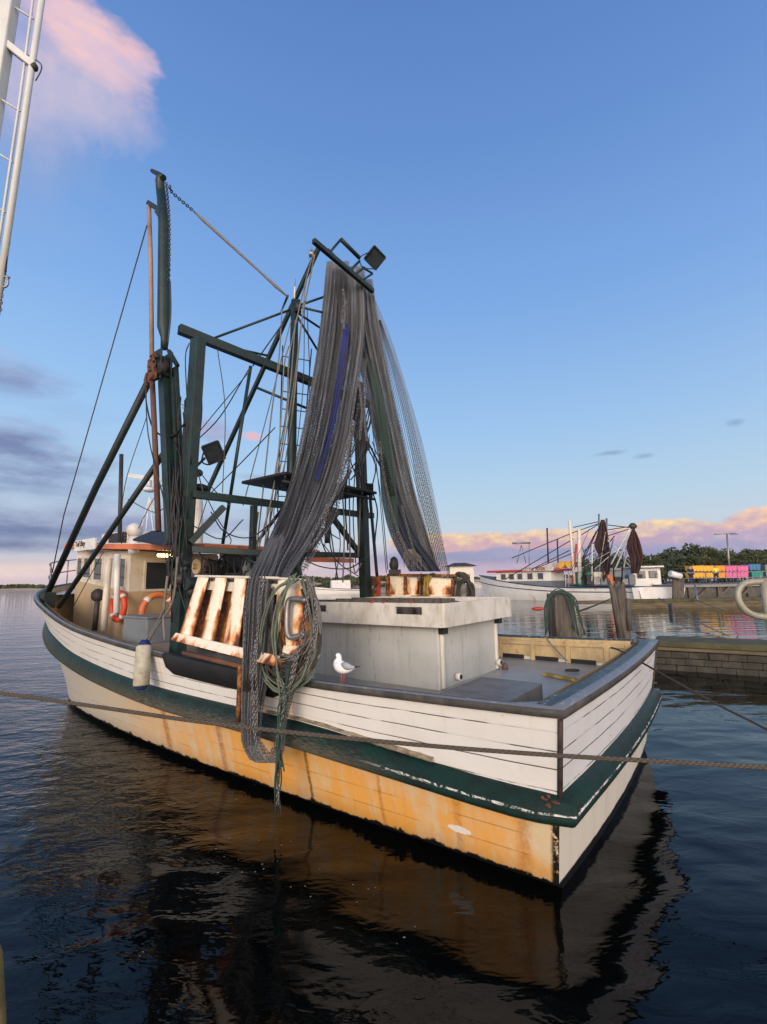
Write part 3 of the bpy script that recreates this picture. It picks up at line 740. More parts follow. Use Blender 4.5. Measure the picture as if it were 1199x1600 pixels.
# side windows on the port wall, then the aft window
for u0, u1, zb_, zt in ((10.88, 11.16, 2.53, 2.96), (10.40, 10.80, 2.48, 2.94), (9.84, 10.26, 2.42, 2.91), (8.78, 9.04, 2.26, 2.86)):
    window([B(u0, -WV, zb_), B(u1, -WV, zb_ + .02), B(u1, -WV, zt + .02), B(u0, -WV, zt)])
window([B(wa, -.70, 2.2), B(wa, -.12, 2.2), B(wa, -.12, 2.80), B(wa, -.70, 2.80)], .05)
window([B(wa, .25, 2.1), B(wa, .75, 2.1), B(wa, .75, 2.75), B(wa, .25, 2.75)], .05)
# roof with orange fascia, reaching aft over the working deck
roof_p = [(5.55, -1.3), (11.2, -1.3), (11.75, -1.0), (11.95, 0), (11.75, 1.0), (11.2, 1.3), (5.55, 1.3)]
rb, rt_ = [B(u, v, ZR(u)) for u, v in roof_p], [B(u, v, ZR(u) + .11) for u, v in roof_p]
n_ = len(roof_p)
MB().add(rb + rt_, [tuple(range(n_))[::-1], tuple(range(n_, 2 * n_))] + [(i, (i + 1) % n_, n_ + (i + 1) % n_, n_ + i) for i in range(n_)]).build('roof', 'orange', TR, bevel=.012)
MB().add([p + Vector((0, 0, .006)) for p in rt_[:0]] + [B(u * .985 + .1, v * .96, ZR(u) + .125) for u, v in roof_p] + [B(u * .985 + .1, v * .96, ZR(u) + .108) for u, v in roof_p],
         [tuple(range(n_)), tuple(range(n_, 2 * n_))[::-1]] + [(i, n_ + i, n_ + (i + 1) % n_, (i + 1) % n_) for i in range(n_)]).build('roof_deck', 'white', TR)
# name board on the fascia
nb0, nb1 = Vp(118, 850, -1.32), Vp(150, 850, -1.32)
u0, u1 = bu(nb0), bu(nb1)
mb = MB(); mb.box((u1, -1.335, ZR(u1) - .0), (u0, -1.305, ZR(u0) + .17), B); NB = mb.build('name_board', 'white', TR)
text_part('lettering', 'Tul Bay', .17, 'black', NB, B(u0 - .04, -1.337, ZR(u0) + .03), -AX, (0, 0, 1))
# aft-deck house sides under the awning, doorway clutter
MB().box((6.35, -.42, 1.0), (6.45, 1.25, ZR(6.4) - .01), B).build('galley_wall', 'locker', TR)
window([B(6.33, .35, 2.1), B(6.33, .75, 2.1), B(6.33, .75, 2.6), B(6.33, .35, 2.6)], .04)
MB().box((5.9, -.35, 1.0), (7.2, .25, 2.1), B).build('winch_housing', 'darksteel', TR, bevel=.03)
mb = MB()
for k in range(3): mb.tube([B(5.75 + k * .0, -.9 + k * .42, 1.75), B(5.75, -.75 + k * .42, 1.75)], .28, 14)
mb.tube([B(5.75, -1.3, 1.75), B(5.75, .5, 1.75)], .12, 12); mb.build('winch_drum', 'darksteel', TR)
# exhaust, pillars, funnel, radar, radome, air-conditioner
def pipe(name, px, ytop, ybot, v, r, mat, taper=1.):
    a_, b_ = Vp(px[0], ytop, v), Vp(px[1], ybot, v); MB().tube([b_, b_.lerp(a_, .5), a_], [r, r, r * taper], 14).build(name, mat, TR)
pipe('exhaust_pipe', (190, 187), 710, 852, -1.0, .042, 'darksteel')
pipe('deck_pipe', (184, 182), 866, 958, -1.45, .052, 'white')
pipe('awning_post', (171, 162), 872, 985, -1.40, .062, 'cream')
a_, b_ = Vp(308, 782, .2), Vp(308, 862, .2)
MB().tube([b_, a_], .125, 18).build('funnel', 'cream', TR)
c = Vp(211, 829, -1.2); MB().lump(c, .15, .15, .15, 12).build('radome', 'white', TR)
MB().tube([c + Vector((0, 0, -.12)), c + Vector((0, 0, -.45))], .10, 12).build('radome_base', 'white', TR)
rc = Vp(232, 772, .1)
RT = MB()
for p in ((225, 820), (243, 820), (260, 856), (212, 856)): RT.tube([Vp(234, 776, .1), Vp(p[0], 860, .1 + (p[0] - 235) * .006)], .014, 6)
RT.tube([Vp(226, 800, .1), Vp(247, 800, .1)], .012, 6).build('radar_mast', 'white', TR)
rd = MB(); rd.lump(Vp(234, 765, .1), .17, .17, .07, 8); rd.tube([Vp(234, 760, .1), Vp(234, 748, .1)], .05, 8); rd.beam(Vp(203, 743, .1), Vp(254, 750, .1), .09, .10); rd.build('radar_scanner', 'white', TR)
u0, u1 = bu(Vp(199, 850, -.9)), bu(Vp(158, 850, -.9))
mb = MB(); mb.box((u0, -.9, ZR(u0) + .12), (u1, -.35, ZR(u0) + .42), B); AC = mb.build('air_conditioner', 'cream', TR, bevel=.02)
mb = MB(); mb.box((u0 + .03, -.915, ZR(u0) + .15), (u1 - .4, -.9, ZR(u0) + .39), B)
mb.build('grille', 'black', AC)
mb = MB()
for k in range(7): z = ZR(u0) + .17 + k * .033; mb.tube([B(u0 + .05, -.92, z), B(u1 - .42, -.92, z)], .004, 4)
mb.build('grille_bar', 'steel', AC)
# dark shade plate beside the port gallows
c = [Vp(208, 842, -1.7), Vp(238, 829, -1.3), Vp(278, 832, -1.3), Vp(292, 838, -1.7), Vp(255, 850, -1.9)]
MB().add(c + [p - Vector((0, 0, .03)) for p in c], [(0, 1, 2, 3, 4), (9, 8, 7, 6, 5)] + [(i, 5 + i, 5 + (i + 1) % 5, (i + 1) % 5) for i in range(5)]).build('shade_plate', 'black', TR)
# bow pulpit and anchor gear
mb = MB(); zz = rail_z(12)
rp = [(9.9, -1.95), (11, -1.6), (12, -.9), (12.75, 0), (12, .9), (11, 1.6)]
for h_ in (.35, .62): mb.tube(smooth([B(u, v, rail_z(u) + h_) for u, v in rp], 4), .014, 6)
for u, v in rp: mb.tube([B(u, v, rail_z(u)), B(u, v, rail_z(u) + .62)], .013, 6)
mb.build('pulpit_rail', 'steel', TR)
MB().box((11.45, -.4, 2.05), (12.1, .4, 2.42), B).build('anchor_winch', 'white', TR, bevel=.08)
# bow deck cover
MB().grid([[B(u, -rail_h(u) + .12, rail_z(u) - .12), B(u, 0, rail_z(u) - .04), B(u, rail_h(u) - .12, rail_z(u) - .12)] for u in (11.25, 11.6, 12.0, 12.4)]).build('foredeck', 'white', TR)

# --- standing rig
def tb(name, pts, r, mat='green', n=10, parent=TR):
    return MB().tube(pts, r, n).build(name, mat, parent)
def bm_(name, p, q, w, h, mat='green', up=Vector((0, 0, 1)), bev=.006, **k):
    return MB().beam(p, q, w, h, up, **k).build(name, mat, TR, bevel=bev)
PV = -1.9
pf, pt_ = Vp(283, 880, PV), Vp(310, 530, PV); pf2 = pf.copy(); pf2.z = 1.2
bm_('gallows_post', pf2, pt_, .15, .20, up=AX)
bm_('gallows_post', Vp(296, 985, PV), Vp(274, 575, PV), .07, .09, up=AX)
GL = Vp(280, 514, PV); GR = Up(575, 632, 4.95)
bm_('gallows_beam', GL, GR, .12, .15)
SB = Up(573, 935, 4.8); SB.z = 1.1; ST = Up(560, 598, 4.8)
bm_('gallows_post', SB, ST, .17, .17, up=AX)
bm_('gallows_post', Up(592, 930, 4.8) , Up(577, 760, 4.8), .05, .05, 'greendk', up=AX)
# mast, derrick and tee bar
MT = Vp(461, 470, 0); MF = Vp(453, 860, 0); MF.z = 1.2
tb('mast', [MF, Vp(455, 760, 0), MT], [.085, .085, .07])
DT = Up(522, 392, 3.9); DM = Vp(458, 478, 0); DF = Vp(324, 768, 0)
dd = (DF - DM).normalized()
bm_('derrick', DF, Dp(498, 388, 8.3), .07, .075)
T0, T1 = Up(490, 376, 3.9), Up(583, 455, 3.9)
bm_('tee_bar', T0, T1, .075, .085)
for a_, b_ in (((330, 530), (454, 484)), ((352, 541), (420, 556))): tb('strut', [Vp(*a_, -1.0 if a_[0] == 330 else -.8), Vp(*b_, 0)], .022)
tb('strut', [Vp(392, 572, -.9), Vp(348, 852, -.9)], .028)
tb('strut', [Vp(402, 606, -.3), Vp(480, 638, .4)], .025)
for a_, b_ in (((458, 484), (500, 512)), ((462, 490), (497, 548)), ((465, 478), (512, 462)), ((470, 480), (530, 494)), ((450, 462), (440, 486))): tb('strut', [Vp(*a_, .0), Vp(*b_, .6)], .022)
tb('strut', [Vp(455, 487, 0), Vp(395, 572, -.5)], .012, 'greendk', 6)
tb('masthead_lamp', [Vp(460, 470, 0), Vp(461, 448, 0)], .016, 'cream', 8); tb('aerial', [Vp(461, 448, 0), Vp(462, 436, 0)], .008, 'red', 6)
tb('mast_bracket', [Vp(466, 470, 0), Vp(466, 488, 0)], .06, 'greendk')
# ladder on the mast
LD = MB(); la = [Vp(441, 560 + i * 22, .0) for i in range(0, 13)]
for a_, b_ in (((442, 540), (434, 800)), ((487, 545), (466, 800))): LD.tube([Vp(*a_, .05), Vp(*b_, .05)], .012, 6)
for i in range(9):
    t = (i + .6) / 9.5; LD.tube([Vp(442 - 8 * t, 540 + 260 * t, .05), Vp(487 - 21 * t, 548 + 252 * t, .05)], .010, 6)
LD.build('ladder', 'greendk', TR)
# frame round the lamps over the tee bar
TZ = lambda px, py: Up(px, py, 3.9)
LF = MB()
for a_, b_, r in (((514, 396), (533, 374), .022), ((533, 374), (562, 403), .038), ((562, 408), (546, 424), .024), ((570, 418), (555, 428), .022), ((567, 418), (582, 427), .020), ((582, 428), (566, 438), .020), ((512, 390), (524, 402), .03)):
    LF.tube([TZ(*a_), TZ(*b_)], r, 8)
LF.tube(smooth([TZ(580, 393), TZ(565, 400), TZ(562, 408), TZ(568, 418), TZ(580, 420), TZ(586, 420)], 4), .010, 6)
LF.build('lamp_frame', 'greendk', TR)
def flood(c, ax, upv, w, h, d, mat='greendk', lens='glass', nm='floodlight'):
    """c centre, ax facing direction"""
    ax = ax.normalized(); sd_ = ax.cross(upv).normalized(); u_ = sd_.cross(ax)
    def fr(x, y, z): return c + sd_ * x + u_ * y + ax * z
    mb = MB(); mb.hexa([fr(-w * .3, -h * .3, -d), fr(w * .3, -h * .3, -d), fr(w * .3, h * .3, -d), fr(-w * .3, h * .3, -d), fr(-w / 2, -h / 2, 0), fr(w / 2, -h / 2, 0), fr(w / 2, h / 2, 0), fr(-w / 2, h / 2, 0)])
    for i, (x, y) in enumerate(((-1, -1), (1, -1), (1, 1), (-1, 1))):
        x2, y2 = ((1, -1), (1, 1), (-1, 1), (-1, -1))[i]
        mb.beam(fr(x * w / 2, y * h / 2, .01), fr(x2 * w / 2, y2 * h / 2, .01), .03, .04, up=ax)
    o = mb.build(nm, mat, TR, bevel=.005)
    g_ = MB(); g_.box((-w * .43, -h * .43, .004), (w * .43, h * .43, .012), fr); g_.build('lens', lens, o)
    return o
c = TZ(586, 403); flood(c, (CAM - c) + Vector((1.6, 0, -.8)), Vector((.65, 0, 1)), .30, .30, .12)
c = Vp(334, 707, -1.4); flood(c, Vector((.5, -.85, -.5)), Vector((-.5, 0, 1)), .26, .30, .26, 'darksteel')
mb = MB(); mb.tube([Vp(320, 716, -1.5), Vp(306, 730, -1.7), Vp(298, 732, -1.85)], .02, 6); mb.tube(smooth([Vp(318, 708, -1.5), Vp(316, 722, -1.45), Vp(328, 726, -1.35), Vp(333, 718, -1.35)], 3), .012, 6); mb.build('lamp_bracket', 'darksteel', TR)
mb = MB(); mb.lump(Vp(310, 739, -1.7), .07, .07, .06, 8); mb.build('deck_lamp', 'darksteel', TR)
mb = MB(); mb.lump(Vp(313, 763, -1.6), .13, .13, .07, 8); mb.build('siren_horn', 'black', TR)
c = Up(576, 764, 4.7); flood(c, Vector((.3, -1, -.1)), Vector((0, 0, 1)), .17, .20, .10)
# lower frame and platform
bm_('frame_beam', Vp(300, 772, PV), Up(582, 806, 4.85), .12, .11)
bm_('frame_brace', Vp(297, 848, PV), Vp(350, 792, -1.45), .09, .09)
bm_('frame_post', Vp(397, 790, -1.05), Vp(394, 880, -1.0), .085, .085, up=AX)
bm_('frame_beam', Vp(300, 858, PV), Vp(440, 866, -.8), .09, .09)
bm_('frame_beam', Up(470, 866, 5), Up(575, 868, 4.85), .10, .10, 'greendk')
bm_('roof_edge', Up(480, 874, 5.5), Up(552, 876, 5.4), .06, .09, 'orange')
bm_('frame_brace', Up(518, 806, 4.9), Up(563, 866, 4.85), .09, .09)
for a_, b_ in (((445, 790), (400, 850)), ((462, 800), (408, 866)), ((480, 866), (530, 800)), ((458, 900), (548, 735))): tb('brace_tube', [Vp(*a_, .0), Vp(*b_, -.3)], .03, 'greendk')
PLT = MB()
for v0_, v1_, z_ in ((-.75, .35, 4.03), (.45, 1.6, 4.03)): PLT.box((4.3, v0_, z_ - .05), (5.4, v1_, z_), B)
PLT.build('platform', 'black', TR, bevel=.01)
mb = MB()
for v_ in (-.7, -.35, 0, .35, .8, 1.2, 1.5): mb.tube([B(4.35, v_, 3.9), B(4.35, v_, 4.03)], .02, 6)
mb.tube([B(4.35, -.75, 3.88), B(4.35, 1.6, 3.88)], .025, 8); mb.build('platform_rim', 'greendk', TR)
# hanging warp blocks
def block(px, py, Y, sz=.1, mat='darksteel', nm='warp_block'):
    c = Dp(px, py, Y); mb = MB()
    mb.tube([c + Vector((-.035, 0, 0)), c + Vector((.035, 0, 0))], sz, 14); mb.box((-.05, -.02, -sz * 1.5), (-.04, .02, sz * 1.5), lambda x, y, z: c + Vector((x, y, z)))
    mb.box((.04, -.02, -sz * 1.5), (.05, .02, sz * 1.5), lambda x, y, z: c + Vector((x, y, z))); mb.tube([c + Vector((0, 0, sz * 1.3)), c + Vector((0, 0, sz * 2.2))], .018, 6)
    return mb.build(nm, mat, TR, bevel=.004)
block(512, 838, 8.2, .12); block(487, 397, 8.3, .06, 'steel'); block(574, 694, 9.2, .13); block(283, 905, 6.2, .07); block(252, 577, 8.0, .10); block(466, 895, 7.0, .09)
block(513, 815, 8.2, .10)

# --- port outrigger boom (folded up) and its stays
BM = MB(); pa = [Vp(252, 300, -2.0), Vp(256, 350, -2), Vp(256, 512, -2), Vp(257, 528, -2), Vp(257, 545, -2)]
BM.tube(pa, [.075, .085, .098, .055, .055], 12); BM.tube([Vp(252, 305, -2), Vp(250, 282, -2), Vp(253, 272, -2)], .075, 10); OB = BM.build('outrigger_boom', 'green', TR)
MB().tube([Vp(256, 278, -2), Vp(246, 271, -2.0), Vp(238, 267, -2)], [.05, .04, .035], 8).build('boom_hook', 'greendk', OB)
bm_('outrigger_boom', Vp(269, 850, -2), Vp(257, 590, -2), .14, .15, up=AX)
bm_('boom_stiffener', Vp(283, 850, -1.95), Vp(270, 590, -1.95), .06, .06, up=AX)
bm_('boom_stiffener', Vp(278, 572, -1.95), Vp(264, 548, -1.95), .055, .055, up=AX)
hc = Vp(255, 572, -2.05)
def HF(x, y, z): return hc + AX * x + BX * y + Vector((0, 0, z))
mb = MB()
for y in (-.10, .07): mb.box((-.11, y, -.26), (.11, y + .03, .24), HF)
mb.tube([HF(0, -.15, .12), HF(0, .14, .12)], .045, 10).tube([HF(-.02, -.14, -.14), HF(-.02, .14, -.14)], .055, 10)
mb.build('boom_hinge', 'greendk', TR, bevel=.012)
MB().tube([HF(.05, -.05, .0), HF(.05, .05, .0)], .14, 14).tube([HF(-.08, -.12, -.1), HF(-.08, -.04, -.1)], .11, 14).build('hinge_sheave', 'darksteel', TR, bevel=.006)
mb = MB(); rh = random.Random(3)
for k in range(16):
    a0 = rh.uniform(0, 6.28); q = HF(rh.uniform(-.06, .08), -.16, rh.uniform(-.26, .02)); r0 = rh.uniform(.05, .12)
    mb.tube([q + AX * math.cos(a0 + t * .8) * r0 + Vector((0, 0, math.sin(a0 + t * .8) * r0 * 1.3)) + BX * rh.uniform(-.03, .03) for t in range(6)], rh.uniform(.012, .026), 6)
mb.build('hinge_lashing', 'brown', TR)
tb('boom_pole', [Vp(248, 830, -2.05), Vp(243, 700, -2.05), Vp(238, 590, -2.05)], .042, 'brown')
tb('boom_pole', [Vp(238, 590, -2.05), Vp(236, 410, -2.05), Vp(233, 322, -2.05)], .036, 'pinkpole')
mb = MB(); mb.beam(Vp(232, 317, -2.05), Vp(256, 332, -2.0), .06, .08); mb.beam(Vp(246, 330, -2.05), Vp(254, 342, -2.0), .07, .09); mb.build('pole_bracket', 'greendk', TR)
tb('boom_brace', [Vp(238, 585, -2.05), Vp(150, 762, -2.05), Vp(74, 928, -1.95)], .058, 'greendk')
tb('boom_brace', [Vp(262, 700, -1.95), Vp(92, 948, -1.95)], .045, 'greendk')
mb = MB(); mb.box((9.7, -2.1, 1.9), (9.95, -1.9, 2.2), B); mb.build('brace_foot', 'greendk', TR)
tb('stay', [Vp(230, 352, -2.05), Vp(100, 805, -1.95), Vp(82, 895, -1.95)], .011, 'wire', 6)
mb = MB(); mb.chain([Vp(265, 290, -2), Vp(268, 300, -1.9), Vp(304, 331, -1.3)], .075, .009); CH1 = mb.build('chain', 'darksteel', TR)
mb = MB(); mb.tube([Vp(304, 331, -1.3), Vp(318, 344, -1.2), Vp(408, 426, -.4), Vp(432, 448, -.2), Vp(450, 464, -.05)], [.018, .030, .022, .032, .012], 8); mb.build('boom_tackle', 'ropepale', TR)
mb = MB(); mb.chain(smooth([Vp(260, 285, -2.1), Vp(264, 330, -2.1), Vp(265, 380, -2.1), Vp(264, 440, -2.1)], 3), .06, .008); mb.build('chain', 'darksteel', TR)
tb('cable', smooth([Vp(266, 440, -2.1), Vp(267, 490, -2.1), Vp(262, 540, -2.1)], 4), .013, 'wire', 6)
# loose lines: (points, boat plane v, radius, material)
LN = [([(296, 536), (290, 560), (293, 640), (292, 700)], -1.9, .010, 'wire'),
      ([(490, 395), (478, 440), (466, 490), (452, 560), (448, 640), (430, 740), (418, 850)], -.1, .013, 'ropepale'),
      ([(492, 398), (472, 500), (461, 590), (440, 720), (412, 870)], -.2, .012, 'ropepale'),
      ([(489, 398), (478, 445), (468, 540), (458, 640), (440, 760)], -.3, .010, 'ropepale'),
      ([(441, 480), (436, 560), (424, 650), (412, 760), (400, 870)], -.5, .012, 'ropepale'),
      ([(452, 540), (444, 575), (436, 700), (420, 800), (396, 870)], -.6, .012, 'ropepale'),
      ([(470, 520), (455, 660), (446, 720), (428, 800), (440, 860)], -.2, .009, 'ropepale'),
      ([(390, 575), (345, 650), (306, 690)], -1.2, .010, 'wire'), ([(392, 578), (300, 690), (240, 780), (205, 850)], -1.2, .008, 'wire'),
      ([(430, 668), (380, 720), (330, 770)], -.6, .010, 'wire'), ([(300, 720), (330, 760), (360, 790)], -1.3, .008, 'wire'),
      ([(315, 760), (340, 810), (360, 840), (360, 850)], -1.2, .008, 'wire'), ([(300, 560), (300, 720)], -1.88, .014, 'black'),
      ([(228, 590), (232, 680), (258, 790), (262, 850)], -2.1, .010, 'wire'), ([(236, 600), (228, 620), (240, 670), (268, 682), (290, 660)], -2.0, .014, 'black'),
      ([(230, 650), (195, 760), (190, 850)], -1.8, .007, 'wire'), ([(162, 862), (130, 920), (108, 960)], -1.6, .009, 'wire'),
      ([(278, 870), (270, 940), (245, 980), (232, 1002)], -2.1, .016, 'ropepale'), ([(262, 900), (256, 960), (258, 1000)], -2.1, .02, 'ropepale'),
      ([(545, 640), (546, 760), (548, 900), (552, 905)], 1.3, .016, 'ropepale'), ([(540, 600), (532, 700), (538, 820), (536, 910)], 1.1, .014, 'ropepale'),
      ([(575, 690), (600, 740), (628, 800)], 1.9, .018, 'black'), ([(582, 700), (596, 780), (606, 890)], 2.0, .009, 'wire'), ([(580, 650), (592, 760), (604, 895)], 2.05, .008, 'wire'),
      ([(470, 870), (500, 885), (545, 888), (575, 868)], 1.2, .012, 'wire'), ([(505, 850), (530, 880), (560, 900)], 1.4, .010, 'wire'), ([(300, 850), (330, 880), (360, 862), (400, 880)], -1.2, .012, 'wire'),
      ([(560, 640), (563, 760), (560, 870)], 1.5, .022, 'ropepale'), ([(520, 700), (515, 830), (520, 870)], .6, .014, 'wire'), ([(508, 760), (520, 850), (528, 905)], .6, .012, 'darksteel'),
      ([(455, 500), (430, 600), (404, 700), (380, 790)], -.4, .010, 'ropepale'), ([(448, 490), (400, 600), (345, 720), (302, 850)], -1.0, .008, 'wire'), ([(462, 500), (452, 620), (433, 740), (404, 860), (398, 905)], -.5, .011, 'ropepale'),
      ([(476, 470), (474, 600), (462, 720), (456, 800)], .2, .008, 'wire'), ([(480, 480), (484, 600), (478, 700)], .4, .009, 'wire'), ([(310, 560), (316, 640), (308, 720), (318, 770)], -1.8, .009, 'wire'),
      ([(340, 545), (352, 640), (348, 770)], -1.6, .007, 'wire'), ([(268, 600), (276, 700), (274, 800), (284, 900)], -1.96, .012, 'black'), ([(272, 690), (283, 720), (280, 800), (270, 860)], -2.0, .012, 'black'),
      ([(330, 800), (350, 830), (390, 840), (430, 812)], -1.1, .010, 'wire'), ([(300, 820), (345, 842), (380, 812)], -1.5, .009, 'wire'), ([(404, 800), (398, 850), (404, 905)], -.9, .013, 'ropepale'), ([(418, 792), (414, 850), (400, 900)], -.9, .011, 'ropepale'),
      ([(530, 740), (526, 800), (532, 850), (524, 905)], 1.0, .010, 'wire'), ([(515, 780), (500, 830), (512, 870)], .8, .012, 'black'), ([(548, 700), (540, 780), (544, 860)], 1.2, .016, 'black'), ([(556, 720), (552, 800), (556, 880)], 1.3, .012, 'darksteel'),
      ([(583, 770), (590, 800), (586, 850), (590, 900)], 1.9, .014, 'black'), ([(560, 610), (556, 700), (566, 760)], 1.3, .018, 'black'), ([(566, 620), (574, 680), (568, 740), (576, 800)], 1.5, .014, 'black'),
      ([(440, 800), (470, 830), (500, 826), (530, 842)], .2, .009, 'wire'), ([(200, 780), (240, 800), (262, 790)], -1.9, .007, 'wire'),
      ([(590, 640), (600, 680), (592, 712), (582, 690)], 1.9, .010, 'wire'), ([(565, 880), (556, 895), (552, 882)], 1.4, .012, 'ropepale')]
for pts, v, r, mt in LN: tb('rigging_line', smooth([Vp(x, y, v) for x, y in pts], 5), r, mt, 6)
mb = MB()
for k in range(14):
    x = 285 + random.uniform(-6, 9); y0 = random.uniform(610, 760); mb.tube(smooth([Vp(x, y0, -1.95), Vp(x + random.uniform(-5, 5), y0 + 40, -1.98), Vp(x + random.uniform(-8, 8), y0 + 100, -1.95)], 3), .010, 5)
mb.build('cable_bundle', 'black', TR)
mb = MB(); mb.tube([Vp(289, 625, -1.7), Vp(287, 700, -1.7)], .01, 5)
for k in range(5): mb.tube([Vp(283 + k * 2, 632 + k * 5, -1.7), Vp(290, 634 + k * 5, -1.7)], .006, 4)
mb.build('aerial', 'steel', TR)

mb = MB()
for k in range(22):
    x = 272 + random.uniform(-8, 16); y0 = random.uniform(700, 860); y1 = y0 + random.uniform(70, 150)
    mb.tube(smooth([Vp(x, y0, -2.02), Vp(x + random.uniform(-8, 8), (y0 + y1) / 2, -2.06), Vp(x + random.uniform(-9, 9), y1, -2.02)], 4), random.uniform(.008, .018), 5)
mb.build('hose_bundle', 'black', TR)
for x, y, w_, h_ in ((281, 905, .12, .16), (290, 880, .10, .12), (268, 882, .10, .10), (300, 912, .16, .18)):
    c = Vp(x, y, -1.98); MB().tube([c - BX * w_ / 2, c + BX * w_ / 2], h_ / 2, 12).lump(c + Vector((0, 0, -h_ * .6)), w_ * .4, w_ * .4, h_ * .5, 7, .1).build('winch_fitting', 'greendk', TR, bevel=.004)
mb = MB()
for k in range(16):
    x = 318 + k * 7 + random.uniform(-3, 3); y0 = 868 + random.uniform(-4, 6); mb.tube(smooth([Vp(x, y0, -.9), Vp(x + random.uniform(-6, 6), y0 + 18, -.95), Vp(x + random.uniform(-10, 10), y0 + 42, -.9)], 3), random.uniform(.008, .02), 5)
mb.build('hanging_gear', 'black', TR)
for x, y, r_, mt in ((335, 890, .17, 'darksteel'), (362, 884, .12, 'greendk'), (398, 888, .15, 'locker'), (316, 885, .14, 'tan'), (420, 890, .13, 'darksteel')):
    c = Vp(x, y, -.8); MB().tube([c - BX * .12, c + BX * .12], r_, 14).tube([c - BX * .2, c + BX * .2], r_ * .35, 8).build('winch_sheave', mt, TR, bevel=.006)
# whip antennae, boom side lugs, hatch
mb = MB(); h_ = [Zp(700, 1078, 1.22), Zp(760, 1057, 1.22), Zp(846, 1072, 1.22), Zp(800, 1112, 1.22)]
M['hatch'] = wear('brown_grey_hatch', (.17, .16, .145), (.09, .08, .07), .7, 5, .5, bump=.3)
mb.box((.52, -1.45, 1.02), (1.22, -.5, 1.20), B); mb.build('deck_hatch', 'hatch', TR, bevel=.012)

# ------------------------------------------------------------------ ice tank on deck
TK = thing('ice_tank', 'big grey insulated tank with a cream fibreglass lip, standing on the aft deck', 'tank', B(2.6, .2, 1.0))
t0, t1, tz0, tz1, tl = 1.68, 3.75, 1.01, 1.80, 2.03
mb = MB(); a_ = .0
mb.box((t0, -.66, tz0), (t1, 1.04, tz1), B); mb.build('tank_body', 'grey', TK, bevel=.012)
LP = MB()
u0, u1, v0, v1 = 1.53, 3.85, -.80, 1.14; w_ = .035; z0 = 1.755
def lipwall(p, q, slots):
    """thin upright wall from p to q (u,v) with through slots (start,end fraction)"""
    cuts = sorted(slots); x = 0; P = lambda t: (p[0] + (q[0] - p[0]) * t, p[1] + (q[1] - p[1]) * t)
    dx, dy = q[0] - p[0], q[1] - p[1]; L = math.hypot(dx, dy); nx, ny = -dy / L * w_, dx / L * w_
    def seg(t0_, t1_, za, zb):
        a_, b_ = P(t0_), P(t1_)
        LP.hexa([B(a_[0], a_[1], za), B(b_[0], b_[1], za), B(b_[0] + nx, b_[1] + ny, za), B(a_[0] + nx, a_[1] + ny, za), B(a_[0], a_[1], zb), B(b_[0], b_[1], zb), B(b_[0] + nx, b_[1] + ny, zb), B(a_[0] + nx, a_[1] + ny, zb)])
    for s0, s1 in cuts:
        seg(x, s0, z0, tl); seg(s0, s1, z0, z0 + .14); seg(s0, s1, z0 + .23, tl); x = s1
    seg(x, 1, z0, tl)
lipwall((u1, v0), (u0, v0), [(.05, .22), (.72, .89)])
lipwall((u0, v0), (u0, v1), [])
lipwall((u0, v1), (u1, v1), [(.6, .72)])
lipwall((u1, v1), (u1, v0), [])
LP.build('tank_lip', 'fib', TK)
mb = MB(); mb.box((u0 + .036, v0 + .036, 1.80), (u1 - .036, v1 - .036, 1.83), B); mb.build('tank_lid', 'locker', TK)
for k, (uu, ww) in enumerate(((2.62, .20), (2.42, .16), (1.98, .10))):
    MB().tube([B(uu - ww, -.818, 2.018), B(uu - ww * .4, -.822, 2.03), B(uu, -.818, 2.024)], [.006, .018, .008], 6).build('red_scuff', 'red', TK)
mb = MB()
for k in range(3):
    va = -.5 + k * .38; mb.tube(smooth([B(3.8, va, 1.99), B(2.6, va, 2.01), B(2.15 - k * .12, va + .02, 1.98), B(2.05 - k * .12, va + .03, 1.86)], 5), .03, 8)
    mb.box((2.15 - k * .1, va - .02, 1.83), (3.8, va + .02, 2.045), B)
mb.build('board_rack', 'wood', TK)
for u, v in ((1.60, -.66), (1.60, .93)): MB().box((u, v, 1.66), (u + .08, v + .11, 1.752), B).build('lip_bracket', 'black', TK, bevel=.01)
for v in (-.62, .90): MB().box((1.645, v, 1.03), (1.68, v + .05, 1.66), B).build('corner_trim', 'fib', TK, bevel=.008)
for v in (-.28, .92):
    mb = MB(); mb.tube([B(1.66, v, 1.12), B(1.60, v, 1.12)], .045, 14); o = mb.build('drain_pipe', 'fib', TK)
    MB().tube([B(1.6, v, 1.12), B(1.597, v, 1.12)], .032, 14).build('drain_bore', 'black', o)
mb = MB(); mb.lump(B(1.58, 1.0, 1.05), .045, .05, .06, 6, .1); mb.build('drain_plug', 'brown', TK)
# rope stub and board on deck
mb = MB(); mb.beam(B(.48, .60, 1.05), B(.95, .80, 1.05), .07, .03); tag(mb.build('wood_offcut', 'ropeyellow', bevel=.003), 'small yellow stick lying on the aft deck behind the hatch', 'stick')
p0 = B(.72, 1.25, 1.045); mb = MB(); mb.tube([p0 + Vector((math.cos(a) * .09, math.sin(a) * .06, 0)) for a in [k * math.pi / 8 for k in range(16)]], .012, 6, closed=True)
tag(mb.build('rope_ring', 'ropedk'), 'small dark ring of hose lying on the aft deck near the transom', 'hose ring')
# hand line hanging on the far lining
tag(MB().tube(smooth([B(1.35, 2.24, 1.45), B(1.3, 2.02, 1.36), B(1.15, 1.98, 1.2), B(1.0, 1.95, 1.05)], 4), .010, 6).build('hanging_line', 'ropepale'), 'thin pale line hanging over the far bulwark inside the stern', 'rope')

